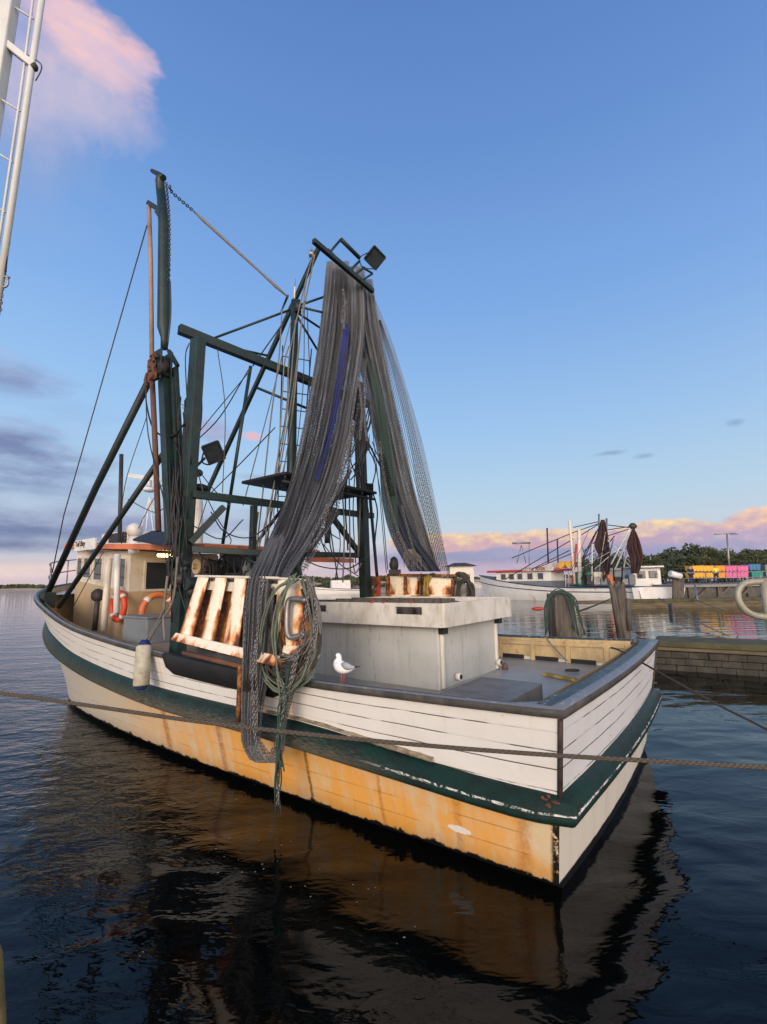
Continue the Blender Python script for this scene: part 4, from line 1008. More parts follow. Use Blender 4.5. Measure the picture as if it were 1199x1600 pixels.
# small lit work lamp under the awning, its glint shows in the water
lm, nt_, bs_l, o_l = new_mat('lit_lamp_glass'); bs_l.inputs['Emission Color'].default_value = (1, .72, .22, 1); bs_l.inputs['Emission Strength'].default_value = 22; M['lamplit'] = lm
lc_ = Vp(258, 868, -.75); mb = MB(); mb.tube([lc_ + AX * .0 + BX * -.14, lc_ + BX * .14], .028, 10); mb.build('work_lamp', 'lamplit', TR)
mb = MB(); mb.tube([lc_ + BX * -.17 + Vector((0, 0, .045)), lc_ + BX * .17 + Vector((0, 0, .045))], .022, 6); mb.build('lamp_holder', 'steel', TR)
# ------------------------------------------------------------------ things on the boat
# locker
LK = thing('deck_locker', 'grey metal locker on the side deck beside the wheelhouse', 'locker', B(7.4, -1.75, 1.3))
lc = Vp(193, 977, -1.95); lu = bu(lc)
mb = MB(); mb.box((lu - .75, -1.95, 1.42), (lu, -1.45, 1.80), B); mb.build('locker_body', 'locker', LK, bevel=.01)
mb = MB(); mb.box((lu - .78, -1.98, 1.80), (lu + .03, -1.42, 1.83), B); mb.build('lid', 'locker', LK, bevel=.008)
def liferings(c, nrm, r, rr, label, dark=False):
    L_ = thing('life_ring', label, 'life ring', c)
    nrm = nrm.normalized(); e1 = nrm.cross(Vector((0, 0, 1))).normalized(); e2 = e1.cross(nrm)
    n = 40; MB().tube([c + (e1 * math.cos(a) + e2 * math.sin(a)) * r for a in [2 * math.pi * k / n for k in range(n)]], rr, 10, closed=True).build('ring', 'ring' if not dark else 'orange', L_)
    for q in range(4):
        a0 = math.pi / 4 + q * math.pi / 2
        MB().tube([c + (e1 * math.cos(a) + e2 * math.sin(a)) * r for a in [a0 - .13, a0, a0 + .13]], rr * 1.06, 10).build('band', 'white', L_)
liferings(Vp(185, 947, -1.14), -BX, .27, .052, 'bright red life ring behind the white pipe on the wheelhouse side')
liferings(B(8.3, -.55, 1.78), -AX, .33, .065, 'faded orange life ring hung below the aft wheelhouse window', True)
# hydraulic head (dark pot) by the pillar
mb = MB(); mb.lump(Vp(153, 930, -1.4), .13, .10, .13, 8, .1); mb.tube([Vp(153, 935, -1.4), Vp(148, 985, -1.4)], .05, 8); mb.build('fire_pump', 'darksteel', TR)
# fender
FN = thing('boat_fender', 'dirty white cylindrical fender with dark blue ends, hung over the near side', 'fender', Vp(222, 1042, -2.42))
fp = [Vp(226, 1008, -2.40), Vp(223, 1040, -2.43), Vp(221, 1072, -2.45)]
MB().tube([fp[0], fp[0].lerp(fp[1], .08), fp[1], fp[2].lerp(fp[1], .08), fp[2]], [.082, .10, .10, .10, .085], 16).build('fender_body', 'dirty', FN)
MB().tube([fp[0] + Vector((0, 0, .07)), fp[0]], [.04, .084], 14).build('end_cap', 'netblue' if 0 else 'blue', FN)
MB().tube([fp[2], fp[2] - Vector((0, 0, .04))], [.084, .05], 14).build('end_cap', 'blue', FN)
MB().tube([fp[0] + Vector((0, 0, .06)), Vp(236, 990, -2.25), Vp(258, 950, -2.1)], .012, 6).build('fender_rope', 'ropepale', FN)

# otter boards
def otter_board(name, label, corners, slats, rust, handle=None, mat='plate'):
    """corners: bottom-left, bottom-right, top-right, top-left in the world; slats as fractions"""
    bl, br, tr_, tl_ = corners; t = thing(name, label, 'otter board', (bl + br) / 2)
    n_ = (br - bl).cross(tl_ - bl).normalized()
    if n_.dot(CAM - bl) < 0: n_ = -n_
    def P(a, b, d=0): return bl.lerp(br, a).lerp(tl_.lerp(tr_, a), b) + n_ * d
    for s0, s1 in slats:
        mb = MB(); rows, uv = [], []
        for i in range(9):
            b_ = .06 + .92 * i / 8
            row = [(s0, .045), (s0 + (s1 - s0) * .04, .050), ((s0 + s1) / 2, .040), (s1 - (s1 - s0) * .04, .030), (s1, .025)]
            rows.append([P(x, b_, d) for x, d in row]); uv.append([((x - s0) / (s1 - s0), i / 8) for x, d in row])
        mb.grid(rows, uv)
        rows2 = [[p - n_ * .010 for p in r_][::-1] for r_ in rows]; mb.grid(rows2, [w[::-1] for w in uv])
        for r_, q_, w in ((rows, rows2, uv),):
            L_ = [r[0] for r in rows]; Lb = [r[-1] for r in rows2]; mb.grid([[a, b] for a, b in zip(Lb, L_)], smooth=False)
            L_ = [r[-1] for r in rows]; Lb = [r[0] for r in rows2]; mb.grid([[a, b] for a, b in zip(L_, Lb)], smooth=False)
        mb.build('slat', mat, t)
    mb = MB(); mb.hexa([P(0, -.02, -.06), P(1, -.02, -.06), P(1, -.02, .11), P(0, -.02, .11), P(0, .10, -.05), P(1, .10, -.05), P(1, .10, .07), P(0, .10, .07)]); mb.build('shoe', mat, t, bevel=.01)
    mb = MB(); mb.hexa([P(-.01, .97, -.03), P(1.01, .97, -.03), P(1.01, .97, .06), P(-.01, .97, .06), P(-.01, 1.0, -.03), P(1.01, 1.0, -.03), P(1.01, 1.0, .06), P(-.01, 1.0, .06)])
    mb.build('top_bar', 'cream', t, bevel=.004)
    for a in (.0, 1.0): MB().beam(P(a, .05, -.03), P(a, .98, -.03), .03, .05, up=n_).build('end_bar', 'rust', t)
    MB().hexa([P(0, .80, -.05), P(1, .80, -.05), P(1, .80, -.03), P(0, .80, -.03), P(0, .93, -.05), P(1, .93, -.05), P(1, .93, -.03), P(0, .93, -.03)]).build('rear_plate', 'cream', t)
    MB().hexa([P(.0, .04, -.12), P(1, .04, -.12), P(1, .04, -.10), P(0, .04, -.10), P(0, .9, -.12), P(1, .9, -.12), P(1, .9, -.10), P(0, .9, -.10)]).build('back_frame', 'rust', t)
    return t, P
O1, PO1 = otter_board('otter_board', 'rust streaked cream otter board of upright slats, left of the hanging net', [Vp(279, 1000, -2.42), Vp(440, 1040, -2.42), Vp(440, 903, -2.22), Vp(312, 900, -2.22)], [(.03, .16), (.27, .40), (.51, .64), (.75, .88)], .5)
tb('guard_pipe', [Vp(287, 1020, -2.43), Vp(385, 1043, -2.43)], .028, 'brown')
tb('hanger_bar', [Vp(376, 1040, -2.44), Vp(372, 1128, -2.47)], .026, 'rust')
O2, PO2 = otter_board('otter_board', 'orange rusted otter board with a bent steel handle, right of the net under coiled ropes', [Vp(432, 1020, -2.30), Vp(478, 1022, -2.30), Vp(476, 905, -2.18), Vp(440, 903, -2.18)], [(.0, 1.0)], .8)
hp = [Vp(480, 938, -2.32), Vp(458, 936, -2.34), Vp(450, 944, -2.36), Vp(449, 985, -2.38), Vp(456, 996, -2.36), Vp(478, 990, -2.33)]
MB().tube(smooth(hp, 5), .030, 10).build('handle', 'steel', O2)
# starboard boards and clutter beyond the tank
O3, _ = otter_board('otter_board', 'rusty cream otter board on the far rail behind the tank, left one', [Vp(612, 932, 2.05), Vp(656, 932, 2.05), Vp(656, 902, 2.05), Vp(612, 900, 2.05)], [(.0, .52), (.62, .95)], .5)
O4, _ = otter_board('otter_board', 'cream otter board on the far rail behind the tank, beside the grey hoses', [Vp(672, 932, 2.05), Vp(706, 932, 2.05), Vp(706, 904, 2.05), Vp(672, 902, 2.05)], [(.0, 1.)], .5)
mb = MB(); mb.beam(Vp(606, 898, 2.1), Vp(712, 899, 2.1), .05, .04); mb.beam(Vp(606, 906, 2.12), Vp(708, 907, 2.12), .05, .06); mb.build('board_rail', 'rust', TR)
for x in (578, 592, 606, 634, 668): bm_('board_post', Vp(x, 960, 2.0), Vp(x, 900, 2.0), .06, .06, 'rust' if x != 592 else 'red', up=AX)
mb = MB(); mb.lump(Vp(616, 882, 2.1), .09, .09, .16, 8, .12); mb.box((-.12, -.1, -.05), (.12, .1, .05), lambda x, y, z: Vp(617, 894, 2.1) + Vector((x, y, z))); mb.build('winch_brake', 'darksteel', TR)
def coil(name, label, loops, mat, n=14, r=.012, jit=4, cat='rope coil', group=None):
    mb = MB()
    for k in range(n):
        base_ = loops[k % len(loops)]; mb.tube(smooth([Vp(x + random.uniform(-jit, jit), y + random.uniform(-jit, jit), v + random.uniform(-.04, .04)) for x, y, v in base_], 4), r, 6)
    return tag(mb.build(name, mat), label, cat, group)
coil('rope_coil', 'grey hoses and dark ropes looped over the far rail behind the tank', [[(708, 935, 2.15), (710, 905, 2.15), (720, 898, 2.15), (732, 908, 2.15), (733, 935, 2.15)], [(716, 935, 2.1), (718, 912, 2.1), (726, 906, 2.1), (738, 918, 2.1), (738, 938, 2.1)]], 'ropedk', 12, .022, 3)
coil('yellow_rope', 'bright yellow rope hanging between the far otter boards', [[(666, 900, 1.98), (665, 915, 1.97), (670, 932, 1.97)], [(672, 900, 1.98), (668, 918, 1.97), (664, 932, 1.97)]], 'ropeyellow', 9, .012, 3, 'rope')
coil('chain_bundle', 'rusty chain and shackles hung beside the red post on the far rail', [[(583, 905, 2.0), (580, 920, 2.0), (588, 934, 2.0)], [(588, 903, 2.0), (590, 918, 2.0), (584, 934, 2.0)]], 'rust', 12, .02, 4, 'chain')

# ------------------------------------------------------------------ nets
def sheet(rows, cols=40, folds=7, amp=.04, k=5, phase=0., frill=0.):
    """rows: (left px, right px, y px, distance); a pleated sheet of netting"""
    P = [(Dp(q[0], q[2], q[3]), Dp(q[1], q[4] if len(q) > 4 else q[2], q[3])) for q in rows]
    A = smooth([p[0] for p in P], k); Bq = smooth([p[1] for p in P], k); out, uv, L = [], [], 0
    for i, (a_, b_) in enumerate(zip(A, Bq)):
        if i: L += ((a_ + b_) / 2 - (A[i - 1] + Bq[i - 1]) / 2).length
        row, ur = [], []; tang = ((A[min(i + 1, len(A) - 1)] + Bq[min(i + 1, len(A) - 1)]) - (A[max(i - 1, 0)] + Bq[max(i - 1, 0)])).normalized()
        n_ = (b_ - a_).cross(tang).normalized(); w_ = (b_ - a_).length
        for j in range(cols + 1):
            t = j / cols; ph = folds * 2 * math.pi * t + phase + .5 * math.sin(L * .9 + t * 3)
            d = math.sin(ph) * amp * min(1, .1 + L * .8) * min(1, w_ * 2.2) * (1 + .4 * math.sin(t * 17 + L)); sh = math.cos(ph * 1.7 + 1) * w_ * .012
            row.append(a_.lerp(b_, t) + n_ * d + (b_ - a_).normalized() * sh); ur.append((t * .9, L))
        out.append(row); uv.append(ur)
    return MB().grid(out, uv)
N1 = thing('trawl_net', 'grey trawl net hanging from the mast head over the near side, down to the water', 'fishing net', Dp(545, 430, 8.4))
left1 = [(513, 540, 408, 8.4, 426), (500, 536, 520, 8.2), (486, 524, 610, 7.9), (468, 506, 700, 7.4), (450, 486, 770, 6.9), (424, 466, 835, 6.2), (396, 440, 885, 5.6), (384, 430, 925, 5.25), (380, 424, 1000, 5.05), (378, 406, 1100, 4.95), (378, 400, 1160, 4.9), (390, 412, 1188, 4.88)]
left2 = [(526, 568, 416, 8.45, 444), (526, 568, 520, 8.3), (514, 556, 610, 8.0), (498, 540, 700, 7.6), (478, 518, 770, 7.1), (446, 492, 835, 6.4), (420, 460, 885, 5.7), (404, 436, 930, 5.35), (398, 428, 1000, 5.1), (396, 412, 1100, 4.97)]
sheet(left1, 60, 6, .045).build('net_panel', 'net', N1)
sheet([(l - 2, r + 6, y, Y + .12) for l, r, y, Y, *_ in left1[:-1]], 44, 4, .05, phase=1).build('net_panel', 'net', N1)
sheet(left2, 60, 6, .045, phase=2).build('net_panel', 'net', N1)
sheet([(l, r + 2, y, Y + .15) for l, r, y, Y, *_ in left2[:7]], 44, 6, .06, phase=3).build('net_panel', 'net', N1)
sheet([(380, 404, 1150, 4.9), (388, 424, 1180, 4.88), (404, 434, 1192, 4.88), (428, 444, 1172, 4.9), (436, 448, 1130, 4.92), (444, 462, 1075, 4.95)], 24, 4, .03).build('net_bag', 'net', N1)
sheet([(424, 446, 836, 6.15), (398, 432, 880, 5.55), (386, 420, 915, 5.2), (380, 416, 1000, 5.0), (377, 404, 1100, 4.93), (379, 402, 1165, 4.88)], 40, 6, .05, phase=1.3).build('net_panel', 'net', N1)
sheet([(539, 544, 505, 8.15), (535, 545, 525, 8.12), (528, 539, 570, 8.0), (515, 528, 640, 7.75), (500, 512, 705, 7.4), (488, 498, 750, 7.05)], 10, 1, .02).build('blue_panel', 'blue', N1)
sheet([(548, 574, 560, 8.5), (530, 566, 650, 8.3), (512, 548, 730, 8.0), (488, 528, 800, 7.4), (460, 500, 850, 6.7), (440, 480, 890, 6.1)], 30, 5, .06).build('loose_panel', 'netloose', N1)
sheet([(446, 476, 830, 6.9), (420, 468, 870, 6.2), (436, 474, 900, 6.0)], 20, 3, .04).build('green_panel', 'netgreen', N1)
sheet([(478, 500, 730, 7.4), (458, 484, 800, 6.9), (430, 470, 850, 6.4)], 20, 3, .04).build('green_panel', 'netgreen', N1)
N2 = thing('trawl_net', 'grey trawl net with dark blue end, drawn down to the far rail', 'fishing net', Dp(575, 450, 8.8))
rightA = [(552, 584, 436, 8.7, 455), (552, 596, 520, 8.75), (568, 612, 600, 8.8), (586, 632, 690, 8.85), (602, 650, 770, 8.85), (624, 668, 830, 8.85), (652, 688, 892, 8.85)]
sheet(rightA, 50, 6, .045).build('net_panel', 'net', N2)
sheet([(l + 4, r - 2, y, Y + .12) for l, r, y, Y, *_ in rightA], 44, 6, .07, phase=2).build('net_panel', 'net', N2)
sheet([(592, 608, 700, 8.75), (597, 628, 780, 8.75), (612, 652, 840, 8.75), (640, 690, 893, 8.75)], 30, 5, .06).build('blue_grey_panel', 'netblue', N2)
sheet([(580, 583, 560, 8.68), (584, 598, 620, 8.7), (591, 611, 690, 8.7), (600, 620, 770, 8.7), (616, 624, 830, 8.7)], 20, 3, .04).build('green_panel', 'netgreen', N2)
sheet([(584, 588, 470, 8.8), (600, 612, 530, 8.8), (618, 634, 600, 8.8), (640, 660, 690, 8.8), (655, 682, 790, 8.8), (684, 702, 892, 8.8)], 24, 3, .03).build('loose_panel', 'netloose', N2)
mb = MB()
for k in range(7):
    d_ = k * 2.6; mb.tube(smooth([Dp(590 + d_ * .3, 500, 8.8), Dp(616 + d_, 610, 8.8), Dp(640 + d_ * 1.2, 720, 8.8), Dp(668 + d_ * 1.0, 820, 8.8), Dp(684 + d_ * 1.1, 892, 8.85)], 4), .0055, 4)
mb.build('net_strand', 'wire', N2)
mb = MB()
for k in range(16): x = 632 + k * 1.9; mb.tube([Dp(634 + k * .6, 858, 8.7), Dp(x - 2, 870, 8.7), Dp(x + random.uniform(-3, 3), 886, 8.7)], .006, 4)
mb.build('frayed_tuft', 'ropepale', N2)
mb = MB()
for pts in ([(594, 690), (598, 730), (608, 780), (622, 830), (640, 870), (660, 892)], [(628, 790), (638, 830), (652, 872), (668, 892)], [(578, 640), (586, 680), (596, 712)]):
    MB().chain(smooth([Dp(x, y, 8.65) for x, y in pts], 4), .065, .007).build('net_chain', 'chain', N2)
mb = MB()
for i in range(17): t = i / 16; mb.tube([Dp(592 + 18 * t, 712 + 62 * t, 8.66), Dp(601 + 16 * t, 710 + 62 * t, 8.68)], .014, 5)
mb.build('net_float_line', 'black', N2)
mb = MB()
for pts in ([(536, 452), (540, 480), (537, 512)], [(541, 470), (534, 495), (539, 516)], [(560, 590), (566, 640), (562, 690)], [(572, 600), (570, 650), (574, 690)], [(558, 600), (545, 700), (548, 740)], [(553, 670), (535, 740), (512, 800), (490, 850), (446, 880)], [(556, 660), (540, 700), (528, 760), (505, 805), (478, 850), (440, 872)]):
    MB().chain(smooth([Dp(x, y, 7.9 - max(0, (y - 600)) / 290 * 1.9) for x, y in pts], 4), .065, .007).build('net_chain', 'chain', N1)
for pts in ([(412, 905), (405, 960), (400, 1030), (402, 1100), (400, 1150)], [(398, 1080), (396, 1130), (404, 1170), (412, 1180)], [(400, 1000), (394, 1060), (398, 1120)]):
    MB().chain(smooth([Dp(x, y, 4.82) for x, y in pts], 4), .038, .0055).build('net_chain', 'chain', N1)
mb = MB()
for k in range(18):
    x = 562 + random.uniform(-14, 16); y = random.uniform(590, 680); mb.tube(smooth([Dp(x, y, 8.3), Dp(x + random.uniform(-10, 10), y + 25, 8.3), Dp(x + random.uniform(-14, 14), y + 60, 8.2), Dp(x + random.uniform(-16, 10), y + 95, 8.2)], 3), .012, 5)
mb.build('net_line_tangle', 'black', N1)
mb = MB()
for k in range(9):
    mb.tube(smooth([Dp(520 + k * 2.5, 420, 8.35), Dp(512 + k * 4, 520, 8.15), Dp(492 + k * 4.4, 630, 7.75), Dp(466 + k * 4.2, 730, 7.1), Dp(420 + k * 5, 850, 6.0), Dp(386 + k * 4, 940, 5.15), Dp(380 + k * 2.6, 1080, 4.9)], 5), .006, 4)
mb.build('net_cord', 'wire', N1)

# heaped ropes, chains and net on the near rail
coil('rope_coil', 'pale green ropes looped over the otter board handle on the near rail', [
    [(462, 902, -2.3), (430, 925, -2.4), (412, 985, -2.45), (410, 1050, -2.45), (440, 1078, -2.46), (478, 1062, -2.4), (496, 1020, -2.35)],
    [(466, 900, -2.3), (442, 930, -2.42), (428, 990, -2.46), (432, 1050, -2.46), (448, 1082, -2.46)],
    [(456, 904, -2.32), (436, 960, -2.42), (434, 1030, -2.45), (440, 1090, -2.46)],
    [(470, 903, -2.3), (484, 940, -2.35), (488, 1000, -2.38), (470, 1060, -2.44), (446, 1084, -2.46)]], 'ropegreen', 15, .0085, 5)
coil('dark_rope_bundle', 'dark and white twine tangle bundled over the near rail right of the handle', [
    [(478, 905, -2.25), (490, 940, -2.3), (494, 1000, -2.35), (484, 1040, -2.4), (456, 1070, -2.42)],
    [(486, 908, -2.25), (496, 960, -2.3), (490, 1010, -2.36), (470, 1050, -2.42), (440, 1100, -2.47)],
    [(420, 1010, -2.36), (440, 1030, -2.42), (470, 1020, -2.42), (485, 1000, -2.38)]], 'ropepale', 20, .008, 8, 'rope bundle')
coil('dark_rope_bundle', 'black rope mass tangled below the handle on the near rail', [
    [(480, 930, -2.25), (494, 985, -2.3), (486, 1030, -2.38), (462, 1058, -2.42)],
    [(410, 1000, -2.34), (440, 1040, -2.40), (470, 1040, -2.42), (488, 1010, -2.36)],
    [(414, 960, -2.3), (430, 1010, -2.38), (425, 1050, -2.42), (445, 1060, -2.42)]], 'ropedk', 26, .013, 10, 'rope bundle')
coil('teal_rope', 'teal rope trailing from the near rail down to the water', [[(448, 1070, -2.46), (441, 1110, -2.50), (437, 1160, -2.52), (436, 1210, -2.5), (437, 1268, -2.45)], [(456, 1040, -2.44), (446, 1090, -2.48), (438, 1150, -2.52), (440, 1200, -2.5)]], 'ropeteal', 10, .0075, 7, 'rope')
mb = MB()
for pts in ([(484, 905), (480, 940), (474, 980), (466, 1020), (458, 1060), (450, 1080)], [(490, 912), (494, 960), (488, 1010), (478, 1040)], [(462, 1020), (456, 1050), (450, 1090)], [(446, 1080), (441, 1130), (436, 1190), (434, 1262)], [(470, 1000), (462, 1040), (452, 1070)], [(440, 1130), (432, 1160), (420, 1180)]):
    mb.chain(smooth([Vp(x, y, -2.50) for x, y in pts], 4), .040, .006)
tag(mb.build('steel_chain', 'chain'), 'bright steel chains draped over the rope tangle and hanging to the water', 'chain')
tag(sheet([(404, 440, 940, 5.35), (404, 446, 990, 5.2), (410, 448, 1040, 5.1), (416, 444, 1060, 5.08)], 26, 4, .05).build('net_bundle', 'netloose'), 'small bunch of fine grey net behind the looped green ropes', 'fishing net')

# ------------------------------------------------------------------ mooring ropes
mb = MB(); pts = [(-120, 1070, 3.25), (0, 1083, 3.15), (150, 1104, 3.05), (300, 1126, 2.95), (480, 1147, 2.85), (680, 1166, 2.8), (880, 1181, 2.75), (1040, 1190, 2.7), (1199, 1199, 2.7), (1340, 1203, 2.7)]
tag(mb.tube(smooth([Dp(*p) for p in pts], 6), .0115, 10).build('mooring_rope', 'rope'), 'long thick brown mooring rope stretched across the foreground in front of the hull', 'rope')
mb = MB(); p0 = Up(972, 1018, .0); mb.tube(smooth([Up(955, 1012, .15), p0, Dp(1040, 1056, 5.2), Dp(1120, 1100, 4.7), Dp(1199, 1140, 4.3), Dp(1340, 1215, 3.8)], 6), .011, 8)
tag(mb.build('mooring_rope', 'ropedk'), 'thin dark rope running from the stern rail out to the right', 'rope')

# ------------------------------------------------------------------ gull
GU = thing('seagull', 'white and grey gull with red legs standing on the near rail', 'seagull', Vp(535, 1069, -2.23))
gv = -2.22
def gp(px, py, dv=0): return Vp(px, py, gv + dv)
path = [gp(527.5, 1026), gp(528.5, 1024.5), gp(530, 1026.5), gp(529.5, 1031), gp(529, 1036), gp(533, 1042), gp(540, 1045), gp(547, 1045), gp(553, 1044), gp(558, 1043)]
MB().tube(smooth(path, 3), [x for x in [.014]] + [.022, .026, .028, .026, .025, .025, .027, .030, .035, .040, .046, .052, .056, .058, .057, .055, .051, .046, .040, .034, .028, .022, .017, .012, .009, .006, .004][:27], 12).build('body', 'whitebody', GU)
for dv in (-.045, .045):
    MB().tube(smooth([gp(534, 1038, dv), gp(541, 1040.5, dv * 1.15), gp(549, 1042.5, dv * .8), gp(558, 1043, dv * .3)], 4), [.012, .022, .03, .034, .034, .032, .028, .024, .02, .016, .012, .008, .004], 8, sx=.5).build('wing', 'greywing', GU)
MB().tube([gp(554, 1042.5, -.02), gp(563, 1041.5, -.01)], [.010, .003], 6).build('tail_tip', 'black', GU)
MB().tube([gp(528, 1027.5), gp(524.5, 1029.5)], [.006, .002], 6).build('beak', 'birdred', GU)
MB().lump(gp(528.6, 1026.0, -.024), .003, .003, .003, 5).build('eye', 'black', GU)
for dx, dv in ((-1.5, -.02), (2.5, .02)):
    MB().tube([gp(535 + dx, 1050, dv), gp(535.3 + dx, 1059, dv), gp(535 + dx, 1068, dv)], .0045, 6).tube([gp(535 + dx, 1068, dv), gp(531.5 + dx, 1069, dv)], [.006, .003], 5).build('leg', 'birdred', GU)

# ------------------------------------------------------------------ white lattice boom of the neighbour, upper left
LB = thing('lattice_boom', 'white lattice boom of a neighbouring boat, cropped at the upper left corner', 'boom', Dp(-60, 900, 4.2))
def LBp(x, y): return Dp(x, y, 4.2)
M['alu'] = wear('chalky_white_metal', (.52, .53, .50), (.38, .38, .35), .5, 2, .5)
MB().beam(LBp(-75, 600), LBp(38, -140), .125, .12, up=Vector((0, 1, 0))).build('main_chord', 'alu', LB, bevel=.015)
MB().tube([LBp(-16, 560), LBp(48, 118), LBp(86, -140)], .030, 12).build('outer_chord', 'alu', LB)
MB().tube([LBp(-34, 600), LBp(32, 150), LBp(70, -140)], .012, 8).build('inner_chord', 'alu', LB)
for y in (28, 172, 252, 330, 410):
    x = 47 - (y - 40) * .145; MB().tube([LBp(x - 34, y - 22), LBp(x + 4, y + 2)], .009, 6).build('rung', 'alu', LB)
MB().beam(LBp(2, 62), LBp(54, 104), .07, .07, up=Vector((0, 1, 0))).build('cross_arm', 'alu', LB, bevel=.01)
MB().tube([LBp(-10, 40), LBp(16, 76)], .03, 8).build('cross_arm', 'alu', LB)
mb = MB(); mb.lump(LBp(54, 105), .035, .035, .04, 7); mb.build('sheave', 'darksteel', LB)
MB().tube([LBp(66, -60), LBp(56, 60), LBp(42, 170), LBp(22, 290), LBp(12, 380), LBp(9, 425)], .0085, 6).build('cable', 'wire', LB)
MB().tube(smooth([LBp(28, 78), LBp(60, 96), LBp(65, 108), LBp(56, 126)], 4), .006, 6).build('cable', 'wire', LB)
MB().tube([LBp(11, 380), LBp(7, 405), LBp(9, 430)], .006, 6).build('cable', 'wire', LB)
mb = MB(); mb.tube([LBp(7 + 6 * math.cos(a), 440 + 9 * math.sin(a)) for a in [k * math.pi / 6 for k in range(12)]], .010, 6, closed=True); mb.tube([LBp(4, 431), LBp(15, 434)], .012, 6)
mb.tube([LBp(10, 380), LBp(17, 381)], .004, 5)
mb.build('shackle', 'steel', LB)
MB().chain([LBp(3, 448), LBp(0, 480), LBp(-1, 492)], .045, .007).build('chain', 'chain', LB)
# mossy pile at the left edge, close to the camera
mb = MB(); mb.tube([Dp(-30, 1440, 2.2), Dp(-22, 1500, 2.15), Dp(-20, 1600, 2.1), Dp(-20, 1760, 2.05)], [.03, .055, .06, .06], 12)
M['moss'] = wear('mossy_yellow_timber', (.20, .15, .05), (.07, .06, .02), .8, 5, .9, bump=.8, bscale=20)
tag(mb.build('mooring_pile', 'moss'), 'mossy yellow timber pile at the bottom left edge', 'pile')
# galvanised hoop of a wharf ladder, right edge
HL = thing('ladder_handrail', 'galvanised tube hoop of a wharf ladder at the right edge', 'handrail', Dp(1200, 960, 2.6))
hp = lambda x, y: Dp(x, y, 2.6)
M['galv'] = wear('weathered_galvanised_tube', (.30, .285, .22), (.17, .155, .11), .6, 9, .5, metal=.2)
MB().tube(smooth([hp(1290, 906), hp(1215, 908), hp(1176, 909), hp(1160, 914), hp(1153, 926), hp(1156, 942), hp(1168, 956), hp(1188, 963), hp(1230, 965), hp(1290, 965)], 5), .017, 12).build('hoop', 'galv', HL)
MB().tube([hp(1193, 906), hp(1202, 965), hp(1225, 1120)], .020, 12).build('upright', 'galv', HL)

# ------------------------------------------------------------------ piles and walls on the right
def ragged_pile(name, label, px0, px1, ytop, Y, rag, zb=-1.):
    a_, b_ = Dp(px0, ytop, Y), Dp(px1, ytop, Y); w_ = (b_ - a_).length / 2; c_ = (a_ + b_) / 2; mb = MB(); rows, uv = [], []; n = 22
    zt = c_.z; tops = [random.uniform(-rag, 0) for _ in range(n)]
    for i in range(11):
        row, ur = [], []
        for j in range(n + 1):
            jj = j % n; a = 2 * math.pi * jj / n; z = zb + (zt + tops[jj] - zb) * i / 10
            rr = w_ * (1 + .07 * math.sin(jj * 2.9) + .05 * math.sin(jj * 5.3 + i * .5)) * (1.08 - .08 * i / 10)
            row.append(Vector((c_.x + rr * math.cos(a), c_.y + rr * math.sin(a), z))); ur.append((j / n, z))
        rows.append(row); uv.append(ur)
    mb.grid(rows, uv, False); o = len(mb.v) - (n + 1); mb.f.append([o + j for j in range(n)]); mb.sm.append(False)
    return tag(mb.build(name, 'wood'), label, 'pile')
ragged_pile('timber_pile', 'thick grey timber pile draped with green rope, just beyond the stern', 856, 893, 926, 9.2, .05)
ragged_pile('timber_pile', 'tall thin splintered timber pile standing in the water right of the rope pile', 959, 976, 905, 17, .45)
mb = MB(); mb.tube([Dp(971, 1000, 16.6), Dp(958, 925, 16.6), Dp(950, 903, 16.6)], [.12, .1, .03], 6); mb.tube([Dp(984, 985, 16.8), Dp(981, 935, 16.8)], .09, 6)
tag(mb.build('broken_timber', 'wood'), 'splintered dark timbers leaning on the thin pile', 'timber')
coil_l = [[(856, 985, 3.4), (854, 945, 3.4), (864, 927, 3.4), (880, 924, 3.4), (896, 935, 3.4), (904, 965, 3.4), (915, 990, 3.4)],
          [(852, 990, 3.4), (853, 950, 3.4), (862, 928, 3.4), (876, 926, 3.4), (890, 940, 3.4), (895, 985, 3.4)], [(858, 930, 3.3), (875, 922, 3.3), (892, 930, 3.3), (900, 950, 3.3), (902, 995, 3.3)]]
mb = MB()
for k in range(8):
    L_ = coil_l[k % 3]; mb.tube(smooth([Dp(x + random.uniform(-4, 4), y + random.uniform(-3, 3), 8.9) for x, y, _ in L_], 4), .011, 6)
tag(mb.build('rope_coil', 'ropeteal'), 'heap of green rope draped over the top of the thick pile', 'rope coil')
tag(MB().tube([Dp(868, 935, 8.85), Dp(872, 1000, 8.85)], .03, 8).build('loose_batten', 'wood'), 'upright pale batten lashed to the front of the thick pile', 'batten')
mb = MB(); mb.lump(Dp(841, 951, 12), .16, .1, .05, 6, .2); tag(mb.build('floating_buoy', 'red'), 'small faded red float on the water left of the thick pile', 'float')
# near wall: stacked concrete blocks with a mossy timber capping
def wall_mat():
    m_, nt, bs, out = new_mat('wet_concrete_blocks'); g = G(nt); v = g.coord('Object', (1, 1, 1))
    n = g.noise(v, 2.5, 8, .7); col = g.mix(g.step(n, .35, .7), (.024, .021, .016, 1), (.060, .052, .038, 1)); g.put(col, bs.inputs['Base Color'])
    bs.inputs['Roughness'].default_value = .8; g.l.new(g.bump(g.noise(v, 12, 6, .7), .7, .03), bs.inputs['Normal']); return m_
M['wall'] = wall_mat()
M['mossbeam'] = wear('mossy_beam', (.085, .078, .036), (.035, .033, .018), .8, 1.8, .9, bump=.8, bscale=9)
M['beamface'] = wear('weathered_beam_face', (.13, .10, .06), (.05, .04, .025), .8, 2.5, .9, stretch=(.5, .5, 3), bump=.8, bscale=9)
WL = thing('river_wall', 'low dark wall of wet concrete blocks with a mossy timber capping, right of the stern', 'wall', Zp(1100, 1048, 0))
